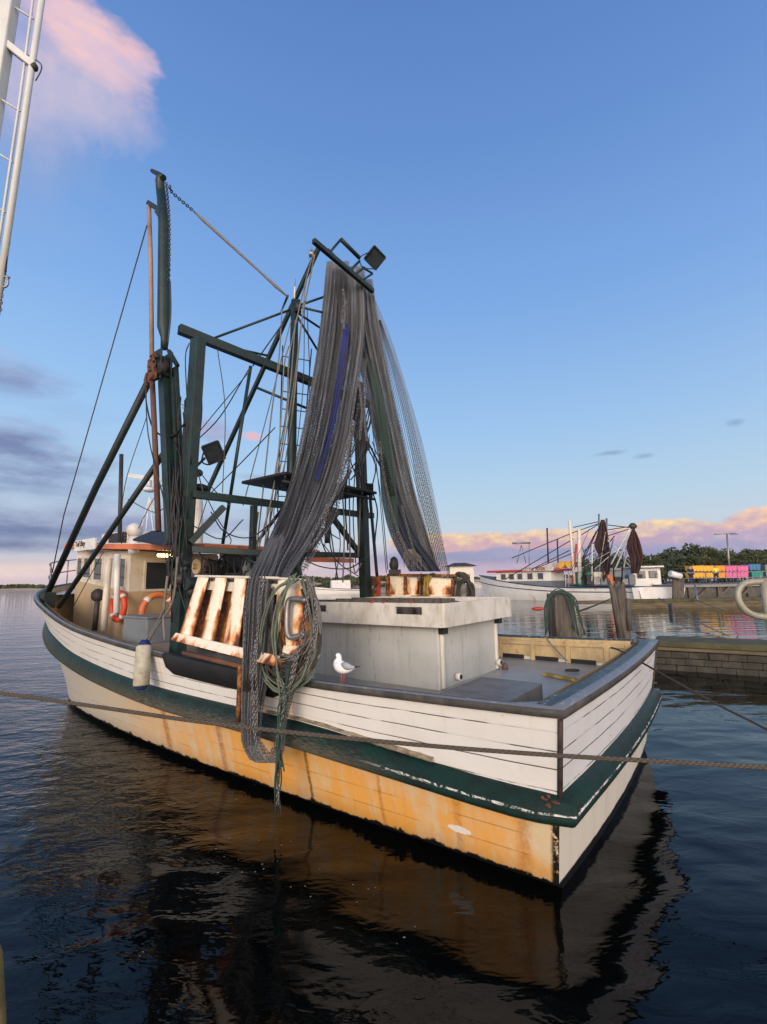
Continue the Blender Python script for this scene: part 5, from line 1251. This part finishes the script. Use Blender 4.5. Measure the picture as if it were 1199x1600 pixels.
A0, A1 = Zp(1003, 1044, 0), Zp(1199, 1058, 0); dA = (A1 - A0).normalized(); nA = Vector((-dA.y, dA.x, 0))
if nA.y < 0: nA = -nA
def WF(x, y, z): return A0 + dA * x + nA * y + Vector((0, 0, z))
for r_ in range(3):
    mb = MB(); x = -1.2 - r_ * .2
    while x < 9:
        L_ = random.uniform(.34, .42); mb.box((x + .003, random.uniform(-.03, .03), -.5 if r_ == 0 else r_ * .16 - .02), (x + L_, .8, (r_ + 1) * .16 - .032), WF); x += L_
    mb.build('block_course', 'wall', WL, bevel=.012)
MB().box((.35, -.05, .47), (9, .28, .545), WF).build('timber_face', 'beamface', WL, bevel=.015)
MB().box((.33, .0, .55), (9, 1.25, .69), WF).build('timber_capping', 'mossbeam', WL, bevel=.02)
# far mossy beam jetty
JT = thing('timber_jetty', 'long low mossy timber jetty across the middle distance at the right', 'jetty', Zp(1100, 948, 0))
def JF(x, y, z): q0, q1 = Zp(985, 951, 0), Zp(1199, 947, 0); d = (q1 - q0).normalized(); n__ = Vector((-d.y, d.x, 0)); return q0 + d * x + n__ * y + Vector((0, 0, z))
MB().box((0, 0, -.3), (22, 1.0, .42), JF).build('jetty_beam', 'beamface', JT, bevel=.03)
MB().box((-.1, -.06, .42), (22, 1.1, .62), JF).build('jetty_capping', 'mossbeam', JT, bevel=.03)
MB().box((-4, 1.2, .3), (0, 1.7, .55), JF).build('jetty_beam', 'beamface', JT, bevel=.03)

for pts, lb in (([(1029, 934, 34), (1052, 948, 28), (1090, 972, 22), (1140, 994, 18)], 'thin brown line sagging from the far jetty towards the near wall'), ([(1089, 938, 33), (1110, 946, 30), (1135, 953, 28)], 'pale pole lying slantwise from the far jetty into the water')):
    tag(MB().tube([Dp(*p) for p in pts], .025, 6).build('mooring_line', 'ropepale'), lb, 'rope')
tag(MB().chain([Dp(1047, 944, 30), Dp(1051, 985, 24)], .3, .04).build('hanging_chain', 'darksteel'), 'dark chain hanging from the jetty to the water', 'chain')
tag(MB().tube([Dp(1086, 912, 36), Dp(1090, 938, 34)], .06, 8).build('jetty_post', 'steel'), 'slim pale post standing on the far jetty', 'post')
tag(MB().tube(smooth([Dp(905, 955, 16), Dp(930, 946, 22), Dp(958, 934, 30)], 3), .035, 6).build('mooring_line', 'ropedk'), 'dark rope running from the thick pile to the distant trawler', 'rope')
# wharf beyond
M['conc'] = wear('pale_wharf_concrete', (.22, .21, .20), (.14, .13, .12), .6, .8, .8)
M['concdk'] = wear('dark_grey_concrete', (.10, .095, .088), (.05, .046, .04), .8, .8, .9)  # darker mottled grey for the wall below the wharf deck
WY = 43.; WZ = Dp(1118, 913, WY).z
w0 = Dp(1062, 913, WY); wx0 = w0.x
WH2 = thing('wharf', 'long concrete wharf carrying the coloured fish bins', 'wharf', (wx0 + 10, WY + 3, 0))
MB().box((wx0, WY, WZ - .22), (wx0 + 34, WY + 9, WZ)).build('wharf_deck', 'conc', WH2)
MB().box((wx0 + .3, WY + .35, -.5), (wx0 + 34, WY + 9, WZ - .22)).build('wharf_wall', 'concdk', WH2)
for k in range(9): MB().box((wx0 + .8 + k * 2.6, WY + .1, -.5), (wx0 + 1.2 + k * 2.6, WY + .35, WZ - .22)).build('wharf_pile', 'wood', WH2)
for k in range(4): MB().beam((wx0 + 1.4 + k * 1.9, WY + .2, 0.2), (wx0 + 2.6 + k * 1.9, WY + .2, WZ - .25), .25, .2).build('wharf_brace', 'wood', WH2)
# railing
RL = thing('wharf_railing', 'pale tube railing along the wharf edge in front of the bins', 'railing', (wx0 + 8, WY + .2, WZ))
for z in (.55, 1.05): MB().tube([(wx0, WY + .15, WZ + z), (wx0 + 20, WY + .15, WZ + z)], .035, 6).build('rail', 'steel', RL)
for k in range(9): MB().tube([(wx0 + .1 + k * 2.4, WY + .15, WZ), (wx0 + .1 + k * 2.4, WY + .15, WZ + 1.05)], .035, 6).build('post', 'steel', RL)
for c_, nm in (((.68, .36, .04), 'bin_yellow'), ((.60, .25, .03), 'bin_amber'), ((.55, .12, .26), 'bin_pink'), ((.04, .15, .28), 'bin_blue'), ((.02, .20, .16), 'bin_green')):
    M[nm] = wear(nm + '_plastic', c_, tuple(x * .7 for x in c_), .4, 1.2, .5)
def fish_bin(px, py0, py1, mat, label, group, Y=WY + 3.5):
    a_, b_ = Dp(px - 8.3, py1, Y), Dp(px + 8.3, py0, Y); w_ = b_.x - a_.x; h_ = b_.z - a_.z
    t = thing('fish_bin', label, 'fish bin', ((a_.x + b_.x) / 2, Y, a_.z), group)
    x0, x1, z0, z1 = a_.x, b_.x, a_.z, b_.z; tp = w_ * .03
    mb = MB(); mb.hexa([(x0 + tp, Y, z0 + .05), (x1 - tp, Y, z0 + .05), (x1 - tp, Y + 1.1, z0 + .05), (x0 + tp, Y + 1.1, z0 + .05), (x0, Y - .03, z1 - .06), (x1, Y - .03, z1 - .06), (x1, Y + 1.15, z1 - .06), (x0, Y + 1.15, z1 - .06)])
    mb.build('bin_body', mat, t, bevel=.03)
    mb = MB(); mb.box((x0 - .02, Y - .06, z1 - .07), (x1 + .02, Y + 1.18, z1)); mb.build('rim', mat, t, bevel=.02)
    for f_ in (.08, .42, .76): MB().box((x0 + w_ * f_, Y, z0), (x0 + w_ * (f_ + .16), Y + 1.1, z0 + .05)).build('foot', mat, t)
    for f_ in (.3, .6): MB().box((x0 + w_ * f_, Y - .035, z0 + .12), (x0 + w_ * (f_ + .04), Y + .01, z1 - .1)).build('rib', mat, t)
for i, (px, mt, nm) in enumerate([(1091, 'bin_yellow', 'leftmost yellow'), (1108, 'bin_yellow', 'second yellow'), (1125, 'bin_amber', 'amber'), (1143, 'bin_pink', 'first pink'), (1161, 'bin_pink', 'second pink')]):
    fish_bin(px, 893.8, 903.6, mt, {0: 'yellow fish bin, lower of the leftmost stack on the wharf', 1: 'yellow fish bin, lower of the second stack on the wharf', 2: 'amber fish bin, lower of its stack behind the person in yellow', 3: 'pink fish bin, lower of the stack beside the amber one', 4: 'pink fish bin, lower of the stack beside the blue one'}[i], 'stacked fish bins on the wharf')
    fish_bin(px, 883.6, 893.2, mt, {0: 'yellow fish bin on top of the leftmost stack on the wharf', 1: 'yellow fish bin on top of the second stack on the wharf', 2: 'amber fish bin on top of its stack behind the person in yellow', 3: 'pink fish bin on top of the stack beside the amber one', 4: 'pink fish bin on top of the stack beside the blue one'}[i], 'stacked fish bins on the wharf')
fish_bin(1180, 881, 891.5, 'bin_blue', 'blue fish bin stacked on the green one', 'stacked fish bins on the wharf'); fish_bin(1184, 892, 903, 'bin_green', 'green fish bin under the blue one', 'stacked fish bins on the wharf')
fish_bin(1206, 882, 903, 'locker', 'grey cage bin at the right end of the row', 'stacked fish bins on the wharf')

def person(px, Y, hgt, label, jacket, legs, pose=0):
    foot = Dp(px, 900, Y); foot.z = WZ
    t = thing('person', label, 'person', foot); s_ = hgt / 1.75
    def sk(name, pts, edges, rad, mat):
        me = bpy.data.meshes.new(name); me.from_pydata([tuple(foot + Vector(p) * s_) for p in pts], edges, []); o = bpy.data.objects.new(name, me); COL.objects.link(o)
        md = o.modifiers.new('skin', 'SKIN'); 
        for v_, r in zip(me.skin_vertices[0].data, rad): v_.radius = (r * s_, r * s_)
        me.skin_vertices[0].data[0].use_root = True
        ss = o.modifiers.new('sub', 'SUBSURF'); ss.levels = 1; ss.render_levels = 1
        me.materials.append(M[mat]); o.parent = t; o.matrix_parent_inverse = Matrix.Translation(-t.location)
    st = .12 + .05 * pose
    pts = [(0, 0, .95), (0, 0, 1.2), (0, 0, 1.42), (0, -.01, 1.52), (0, -.02, 1.62), (0, -.02, 1.72), (-.19, 0, 1.40), (-.26, 0, 1.12), (-.20, -.12, .95), (.19, 0, 1.40), (.27, .0, 1.12), (.24, -.10, .90), (-.10, 0, .9), (-st, -.02, .48), (-st - .02, .02, .06), (-st - .02, -.12, .03), (.10, 0, .9), (st, -.03, .48), (st + .05, .02, .06), (st + .06, -.12, .03)]
    ed = [(0, 1), (1, 2), (2, 3), (3, 4), (4, 5), (2, 6), (6, 7), (7, 8), (2, 9), (9, 10), (10, 11), (0, 12), (12, 13), (13, 14), (14, 15), (0, 16), (16, 17), (17, 18), (18, 19)]
    rad = [.13, .13, .13, .06, .095, .08, .06, .045, .035, .06, .045, .035, .085, .06, .045, .035, .085, .06, .045, .035]
    sk('body', pts, ed, rad, 'skin')
    sk('jacket', pts[:3] + pts[6:8] + [pts[8]] + pts[9:11] + [pts[11]], [(0, 1), (1, 2), (2, 3), (3, 4), (2, 6), (6, 7)], [.155, .16, .15, .08, .065, .05, .08, .065, .05], jacket)
    sk('trousers', [pts[0], pts[12], pts[13], pts[14], pts[16], pts[17], pts[18]], [(0, 1), (1, 2), (2, 3), (0, 4), (4, 5), (5, 6)], [.15, .10, .08, .065, .10, .08, .065], legs)
    MB().lump(foot + Vector((0, .0, 1.69)) * s_, .105 * s_, .115 * s_, .085 * s_, 8).build('hair', 'black', t)
M['skin'] = wear('skin', (.42, .22, .15), None, .2, 10, .6); M['hivis'] = wear('hi_vis_yellow_cloth', (.62, .58, .03), (.5, .4, .05), .3, 5, .8); M['navy'] = wear('navy_cloth', (.02, .025, .045), None, .3, 5, .8)
person(1119, WY + .9, 1.75, 'person in a yellow high visibility top and dark trousers standing before the amber bins', 'hivis', 'navy', 1)
person(1080, WY + .7, 1.75, 'person in dark navy clothes standing at the left end of the bins', 'navy', 'navy', 0)
# piles with a white roll at the wharf corner
PC = thing('wharf_dolphin', 'cluster of dark piles topped by a white roll at the wharf corner', 'piles', Dp(1060, 930, 41))
for x in (1055, 1060, 1065): MB().tube([Dp(x, 960, 41), Dp(x, 904, 41)], .22, 10).build('pile', 'wood', PC)
MB().tube([Dp(1047, 896, 40.6), Dp(1064, 901, 40.6)], .27, 14).build('white_roll', 'white', PC)
# lamp post
LPm = thing('lamp_post', 'tall grey lamp post with two arms behind the fish bins', 'lamp post', Dp(1139, 903, 50))
MB().tube([Dp(1141, 903, 50), Dp(1136, 834, 50)], [.12, .07], 8).build('pole', 'steel', LPm)
MB().tube([Dp(1121, 834.5, 50), Dp(1136, 834, 50), Dp(1150, 833, 50)], .05, 6).build('arm', 'steel', LPm)
for x in (1122, 1148): c_ = Dp(x, 834.4, 50); MB().box((c_.x - .35, c_.y - .12, c_.z - .06), (c_.x + .35, c_.y + .12, c_.z + .04)).build('lamp_head', 'steel', LPm, bevel=.03)

# ------------------------------------------------------------------ far boats
M['bwhite'] = wear('far_hull_white', (.66, .64, .60), (.50, .46, .40), .4, .8, .5, rust=.12, rscale=.7, rust2=(.45, .22, .08))
M['navyline'] = wear('navy_stripe', (.03, .045, .10), None, .3, 2, .5)
def far_boat(name, label, ps, pb, beam, fb, fbb, rig=True, cabin=(.52, .80, 2.0), draft_rake=.6, group=None, cat='trawler'):
    """ps, pb: stern and bow points on the water"""
    d = (pb - ps); L = d.length; d.normalize(); n_ = Vector((-d.y, d.x, 0))
    t = thing(name, label, cat, (ps + pb) / 2)
    def Q(u, v, z): return ps + d * (u * L) + n_ * v + Vector((0, 0, z))
    hw = curve([(0, .42), (.3, .5), (.6, .48), (.8, .36), (.92, .18), (1, 0)]); rz = lambda u: fb + (fbb - fb) * max(0, (u - .25) / .75) ** 1.8
    rows = []; uv = []
    for i in range(21):
        u = i / 20; row = []
        for k in (-1, -.93, -.85, -.6, 0, .6, .85, .93, 1):
            a = abs(k); z = {1: rz(u), .93: rz(u) * .6, .85: .1, .6: -.5, 0: -.6}[a]; w_ = hw(u) * beam * {1: 1.06, .93: 1.0, .85: .92, .6: .7, 0: 0}[a]
            rake = (draft_rake * (z / fbb) if u > .6 else 0) * max(0, (u - .6) / .4)
            row.append(Q(u + rake / L, math.copysign(w_, k), z))
        rows.append(row); uv.append([(u * L, 0)] * 9)
    mb = MB(); mb.grid(rows, uv); mb.f.append(list(range(9))); mb.sm.append(False)
    mb.build('hull', 'bwhite', t)
    MB().grid([[r_[0] - Vector((0, 0, .06)), Vector((0, 0, 0)) + (r_[0] + r_[8]) / 2 - Vector((0, 0, .02)), r_[8] - Vector((0, 0, .06))] for r_ in rows]).build('deck', 'conc', t)
    for s_ in (0, 8):
        MB().tube([r_[s_] for r_ in rows], .055, 6).build('rail', 'navyline', t)
        MB().tube([r_[s_].lerp(r_[1 if s_ == 0 else 7], .75) for r_ in rows], .05, 6).build('stripe', 'navyline', t)
    return t, Q, L, rz
bs_, bb_ = Dp(1006, 942, 44), Dp(757, 931, 58); bs_.z = 0; bb_.z = 0
FB, Q, L, rz = far_boat('fishing_trawler', 'distant white trawler with a red roof edge and maroon nets, moored broadside', bs_, bb_, 4.6, 1.3, 2.75)
def part(nm, mt, p, q, bevel=.03, par=None): return MB().box(p, q, Q).build(nm, mt, par or FB, bevel=bevel)
part('cabin', 'bwhite', (.46, -1.3, 1.0), (.84, 1.3, 3.0)); part('roof', 'red', (.40, -1.6, 3.0), (.90, 1.6, 3.22))
part('lower_cabin', 'locker', (.455, -1.36, 1.2), (.76, 1.36, 2.0))
for a in (.50, .57, .64, .70, .76): fo = part('window', 'cream', (a, -1.36, 2.15), (a + .045, -1.3, 2.85), .01); part('pane', 'glass', (a + .006, -1.39, 2.2), (a + .039, -1.37, 2.8), 0, fo)
for a in (.50, .57, .64, .70, .76): fo = part('window', 'cream', (a, 1.3, 2.15), (a + .045, 1.36, 2.85), .01); part('pane', 'glass', (a + .006, 1.37, 2.2), (a + .039, 1.39, 2.8), 0, fo)
sgn = -1 if (Q(.5, -1, 0) - CAM).length < (Q(.5, 1, 0) - CAM).length else 1
nbd = part('name_board', 'white', (.43, sgn * 1.62 - .03, 3.02), (.63, sgn * 1.62 + .03, 3.42), .0)
text_part('lettering', 'LITTLE RIVER', .46, 'red', nbd, Q(.625, sgn * 1.68, 3.08), Q(.4, 0, 0) - Q(.6, 0, 0), (0, 0, 1), .01)
for a in (.36, .41): MB().tube([Q(a, -.4, 3.6), Q(a, .9, 3.6)], .32, 12).build('yellow_tank', 'bin_yellow', FB)
part('roof_box', 'cream', (.47, -.6, 3.2), (.55, .6, 3.8))
def fb(nm, mt, pts, r, Y=48): return MB().tube([Dp(x, y, Y) for x, y in pts], r, 6).build(nm, mt, FB)
fb('mast', 'cream', [(898, 912), (893, 850), (890, 812)], .14); fb('mast', 'cream', [(906, 912), (905, 828)], .20); fb('pole', 'darksteel', [(857, 880), (855, 825)], .09, 54); fb('pole', 'darksteel', [(873, 905), (871, 842)], .08, 54); fb('pole', 'red', [(901, 850), (895, 912)], .1)
fb('mast', 'steel', [(937, 905), (936, 803)], .08); fb('mast', 'steel', [(947, 905), (948, 810)], .10)
for a_, b_ in (((936, 815), (896, 824)), ((936, 818), (896, 832)), ((934, 820), (905, 838)), ((896, 842), (790, 905)), ((896, 832), (800, 872)), ((890, 860), (830, 890)), ((900, 862), (838, 888)), ((935, 826), (912, 875)), ((932, 830), (908, 876)), ((940, 838), (912, 862)), ((948, 820), (990, 825)), ((948, 828), (990, 822)), ((930, 860), (900, 880)), ((948, 838), (985, 826))):
    fb('stay', 'darksteel', [a_, b_], .05)
fb('gantry', 'greendk', [(905, 880), (1000, 884)], .14); fb('gantry', 'greendk', [(912, 905), (912, 878)], .12); fb('gantry', 'greendk', [(928, 905), (928, 880)], .1)
for (x0, x1), Yd in (((905, 925), 48), ((930, 950), 47)): 
    a_, b_ = Dp(x0, 915, Yd), Dp(x1, 893, Yd); MB().box((a_.x, Yd, a_.z), (b_.x, Yd + 1.2, b_.z)).build('deck_crate', 'bin_green' if x0 < 910 else 'cream', FB, bevel=.05)
for k in range(7):
    x = 918 + k * 11; a_, b_ = Dp(x, 914, 46.5), Dp(x + 9, 898 + (k % 3) * 3, 46.5); MB().box((a_.x, 46.5, a_.z), (b_.x, 47.3, b_.z)).build('deck_gear', ['darksteel', 'steel', 'locker', 'orange'][k % 4], FB, bevel=.05)
mb = MB()
for f in (0, 1): 
    for y in range(6): mb.tube([Dp(884, 893 + y * 4, 50), Dp(889, 893 + y * 4, 50)], .03, 5)
for x in (884, 889): mb.tube([Dp(x, 918, 50), Dp(x, 890, 50)], .04, 5)
mb.build('ladder', 'white', FB)
rq = random.Random(9)
for k in range(16):
    x0, x1 = rq.uniform(900, 1000), rq.uniform(890, 1010); fb('stay', 'darksteel' if k % 3 else 'alu', [(x0, rq.uniform(825, 870)), (x1, rq.uniform(885, 905))], rq.uniform(.02, .05), rq.uniform(44, 49))
for x, y in ((915, 868), (925, 850), (960, 868), (972, 862), (944, 880)): fb('pole', ['greendk', 'alu', 'darksteel'][x % 3], [(x, 908), (x + rq.uniform(-3, 3), y)], .07, 46)
# radar on its own pylon behind
mb = MB(); 
for x in (808, 822): mb.tube([Dp(815, 852, 58), Dp(x, 880, 58)], .05, 5)
mb.tube([Dp(801, 849, 58), Dp(829, 848, 58)], .12, 6); mb.tube([Dp(827, 849, 58), Dp(827, 884, 58)], .04, 5); mb.build('radar', 'steel', FB)
tag(sheet([(939, 945, 812, 47), (936, 949, 832, 47), (930, 951, 852, 47), (937, 953, 870, 47), (941, 952, 888, 47), (938, 948, 906, 47)], 24, 3, .3).build('trawl_net', 'netbrown'), 'maroon net bundle hanging from the masthead of the distant trawler', 'fishing net')
tag(sheet([(988, 992, 826, 42), (984, 998, 842, 42), (982, 1002, 858, 42), (986, 1003, 872, 42), (987, 996, 896, 42)], 24, 3, .3).build('trawl_net', 'netbrown'), 'maroon net bundle hanging behind the distant trawler, nearer the wharf', 'fishing net')
# second boat
s2, b2 = Dp(1036, 938, 43), Dp(985, 936, 56); s2.z = b2.z = 0
F2, Q, L, rz = far_boat('fishing_boat', 'distant white boat lying between the trawler and the wharf piles', s2, b2, 4.2, 1.3, 2.2, cat='boat')
part('cabin', 'bwhite', (.35, -1.2, 1.1), (.70, 1.2, 3.1), par=F2); part('roof', 'white', (.3, -1.4, 3.1), (.76, 1.4, 3.25), par=F2)
for a in (-.9, .15): fo = part('window', 'locker', (.338, a, 2.1), (.35, a + .75, 2.8), .01, F2); part('pane', 'glass', (.333, a + .06, 2.15), (.337, a + .69, 2.75), 0, fo)
for a_, b_ in (((986, 822), (955, 882)), ((990, 824), (962, 888)), ((992, 822), (1000, 880)), ((984, 826), (975, 888)), ((988, 820), (988, 900))): MB().tube([Dp(*a_, 44), Dp(*b_, 44)], .07, 6).build('rig_tube', 'alu', F2)
mb = MB(); mb.lump(Dp(989, 822, 44), .35, .3, .3, 8, .2); mb.build('masthead_block', 'darksteel', F2)
# ------------------------------------------------------------------ other far craft and buildings
for i, (px, py, Y, ln, lb) in enumerate([(533, 917, 95, 9, 'small white cruiser far off behind the main trawler'), (768, 898, 150, 12, 'tiny white boat beyond the bow of the distant trawler'), (548, 914, 120, 8, 'second tiny white cruiser far behind the main trawler, right of the first')]):
    p = Dp(px, py, Y); p.z = 0; t, Q, L, rz = far_boat('motor_cruiser', lb, p + Vector((ln / 2, 0, 0)), p - Vector((ln / 2, 2, 0)), 3, .9, 1.5, cat='boat')
    part('cabin', 'white', (.3, -1, .9), (.7, 1, 2.6), par=t); fo = part('window', 'glass', (.34, -1.05, 1.7), (.66, -1.0, 2.3), 0, t)
SH = thing('boat_shed', 'small white shed with a brown roof on the far bank beyond the nets', 'shed', Dp(722, 900, 120))
a_, b_ = Dp(704, 905, 120), Dp(740, 884, 120)
MB().box((a_.x, 120, -.5), (b_.x, 126, b_.z)).build('wall', 'cream', SH)
rx = .8; MB().add([(a_.x - rx, 119, b_.z), (b_.x + rx, 119, b_.z), (b_.x + rx, 127, b_.z), (a_.x - rx, 127, b_.z), (a_.x + 1.5, 123, b_.z + .9), (b_.x - 1.5, 123, b_.z + .9)], [(0, 1, 5, 4), (1, 2, 5), (2, 3, 4, 5), (3, 0, 4), (3, 2, 1, 0)]).build('roof', 'darksteel', SH)
for k in range(4): xx = a_.x + .8 + k * (b_.x - a_.x - 1.5) / 4; fo = MB().box((xx, 119.9, 2.3), (xx + .8, 120.0, 3.6)).build('window', 'glass', SH)
SD = thing('dock_shed', 'long low shed with a pale roof in front of the trees behind the distant boats', 'shed', Dp(975, 890, 62))
a_, b_ = Dp(948, 900, 62), Dp(1010, 890, 62); MB().box((a_.x, 62, -.3), (b_.x, 66, b_.z)).build('wall', 'locker', SD)
MB().box((a_.x - .3, 61.7, b_.z), (b_.x + .3, 66.3, b_.z + .25)).build('roof', 'conc', SD)
# ------------------------------------------------------------------ trees and shores
def leaf_mat():
    m_, nt, bs, out = new_mat('dark_foliage'); g = G(nt); v = g.coord('Object'); n = g.noise(v, .9, 4, .6); f = g.noise(v, 5, 3, .6)
    oi = nt.nodes.new('ShaderNodeObjectInfo'); col = g.mix(g.step(n, .35, .65), (.022, .034, .012, 1), (.055, .072, .026, 1)); col = g.mix(g.math('MULTIPLY', oi.outputs['Random'], .6), col, (.075, .07, .034, 1))
    col = g.mix(g.math('MULTIPLY', f, .4), col, (.085, .10, .045, 1))
    g.put(col, bs.inputs['Base Color']); bs.inputs['Roughness'].default_value = .8; return m_
M['leaf'] = leaf_mat()
def crown_mesh(seed, w, h, n=2600, leaf=.26):
    rnd = random.Random(seed); mb = MB(); cl = [(rnd.uniform(-1, 1) * w * .62, rnd.uniform(-1, 1) * w * .5, rnd.uniform(.28, .9) * h, rnd.uniform(.28, .5) * w * .75) for _ in range(15)]
    for i in range(n):
        cx, cy, cz, rr = rnd.choice(cl); d = Vector((rnd.gauss(0, 1), rnd.gauss(0, 1), rnd.gauss(0, .8))).normalized() * rr * rnd.uniform(.62, 1.02)
        p = Vector((cx, cy, cz)) + d; p.z = max(.3, p.z)
        a_ = Vector((rnd.gauss(0, 1), rnd.gauss(0, 1), rnd.gauss(0, 1))).normalized() * leaf * rnd.uniform(.6, 1.3); b_ = a_.orthogonal().normalized() * leaf * rnd.uniform(.4, .9)
        mb.add([p - a_, p + b_, p + a_, p - b_], [(0, 1, 2, 3)])
    return mb
protos = []
for s_ in range(4):
    cm = crown_mesh(s_ + 3, 4.2, 6.5)
    o = cm.build('crown', 'leaf'); tm = MB(); tm.tube([(0, 0, -.5), (.1, 0, 1.5), (.0, .1, 4.5)], [.28, .2, .08], 8)
    for k in range(4): a = k * 1.7 + s_; tm.tube([(0.05, 0, 1.8 + k * .5), (math.cos(a) * 1.3, math.sin(a) * 1.3, 3.4 + k * .5)], [.1, .04], 6)
    protos.append((o.data, tm.build('trunk', 'wood').data))
for o in list(COL.objects):
    if o.name.startswith(('crown', 'trunk')) and o.parent is None: bpy.data.objects.remove(o)
rt = random.Random(5)
def top_y(px): return 862 + 6 * math.sin(px * .045) + 4 * math.sin(px * .11 + 1) - max(0, min(1, (px - 1000) / 60)) * 9 + (6 if px < 985 else 0)
k = 0
for row, Yb in ((0, 92), (1, 80)):
    px = 925 if row == 0 else 935
    while px < 1330:
        Yt = Yb + rt.uniform(-3, 3); tp = Dp(px, top_y(px) + (0 if row == 0 else 13) + rt.uniform(-2, 3), Yt); base_z = .8
        sc = max(.5, (tp.z - base_z) / 7.6)
        t = thing('shore_tree', 'dark green bushy tree in the dense row behind the wharf', 'tree', (tp.x, Yt, base_z), 'dark trees in a row behind the wharf', local=True, rz=rt.uniform(0, 6))
        t.scale = (sc * 1.1, sc * 1.1, sc)
        cmesh, tmesh = protos[rt.randrange(4)]
        for nm, me in (('crown', cmesh), ('trunk', tmesh)):
            o = bpy.data.objects.new(nm, me); COL.objects.link(o); o.parent = t
        px += rt.uniform(15, 23) if row == 0 else rt.uniform(17, 25)
# banks
def bank(name, pts, h, mat):
    mb = MB(); rows = []
    for i, p in enumerate(pts): rows.append([(p[0], p[1], -1), (p[0], p[1], 0.05), (p[0], p[1] + 2, h * (.8 + .4 * random.random())), (p[0], p[1] + 60, h)])
    mb.grid(rows); o = mb.build(name, mat); o['kind'] = 'structure'
M['bank'] = wear('bank_soil', (.16, .14, .11), (.08, .08, .05), .7, .2, .95)
bank('river_bank', [(x, 70 + random.uniform(-.6, .6), 0) for x in range(24, 130, 3)], .8, 'bank')
M['sand'] = wear('far_bank_sand', (.24, .20, .17), (.14, .13, .11), .6, .02, .95)
bank('far_bank', [(x, 640 + random.uniform(-6, 6), 0) for x in range(-1400, 700, 25)], 1.6, 'sand')
M['rock'] = wear('breakwater_rock', (.20, .18, .15), (.08, .07, .06), .8, .6, .95, bump=1, bscale=3)
mb = MB(); rows = []
for i in range(70):
    x = -25 + i * .62; rows.append([Vector((x, 100 + random.uniform(-.4, .4), -.6)), Vector((x, 100.8 + random.uniform(-.4, .4), .5 + random.uniform(-.2, .2))), Vector((x, 102 + random.uniform(-.4, .4), 1.2 + random.uniform(-.3, .3))), Vector((x, 108, 1.3))])
mb.grid(rows, smooth=False); o = mb.build('breakwater', 'rock'); o['kind'] = 'structure'
def scrub(name, x0, x1, y, h, n, leaf, seed):
    rnd = random.Random(seed); mb = MB()
    for i in range(n):
        x = rnd.uniform(x0, x1); hh = h * (.55 + .35 * math.sin(x * 6.28 / (x1 - x0) * 2.3 + seed) + .25 * math.sin(x * 6.28 / (x1 - x0) * 9)); hh = max(.25 * h, hh)
        p = Vector((x, y + rnd.uniform(0, h * 1.5), 1 + rnd.uniform(0, 1) ** .6 * hh)); a_ = Vector((rnd.gauss(0, 1), rnd.gauss(0, 1), rnd.gauss(0, 1))).normalized() * leaf; b_ = a_.orthogonal().normalized() * leaf * .7
        mb.add([p - a_, p + b_, p + a_, p - b_], [(0, 1, 2, 3)])
    o = mb.build(name, 'leaf'); o['kind'] = 'stuff'; tag(o, {'far_woodland': 'low dark woodland along the far river bank at the left', 'bank_scrub': 'green scrub on the breakwater seen behind the rigging'}[name], 'woodland')
scrub('far_woodland', -1300, 300, 645, 8.5, 9000, 3.0, 2)
scrub('bank_scrub', -24, 17, 103, 2.4, 4500, .35, 4)

# bubbles and flecks floating by the hull: nobody could count them
M['foam'] = wear('pale_foam', (.22, .215, .19), None, .3, 10, .6)
rf = random.Random(11); mb = MB()
for x, y, n_f in ((300, 1250, 5), (395, 1350, 6), (440, 1310, 6), (385, 1260, 3), (560, 1400, 5), (180, 1160, 3), (330, 1330, 4), (640, 1450, 3), (480, 1390, 4), (250, 1200, 3)):
    for k in range(n_f):
        p = Zp(x + rf.gauss(0, 22), y + rf.gauss(0, 16), .004); r_ = rf.uniform(.003, .009); n8 = 7
        mb.add([p + Vector((math.cos(a) * r_ * rf.uniform(.7, 1.3), math.sin(a) * r_, 0)) for a in [i * 6.283 / n8 for i in range(n8)]], [tuple(range(n8))])
o = mb.build('foam_flecks', 'foam'); o['kind'] = 'stuff'; tag(o, 'scattered pale bubbles and flecks floating on the dark water beside the hull', 'foam')
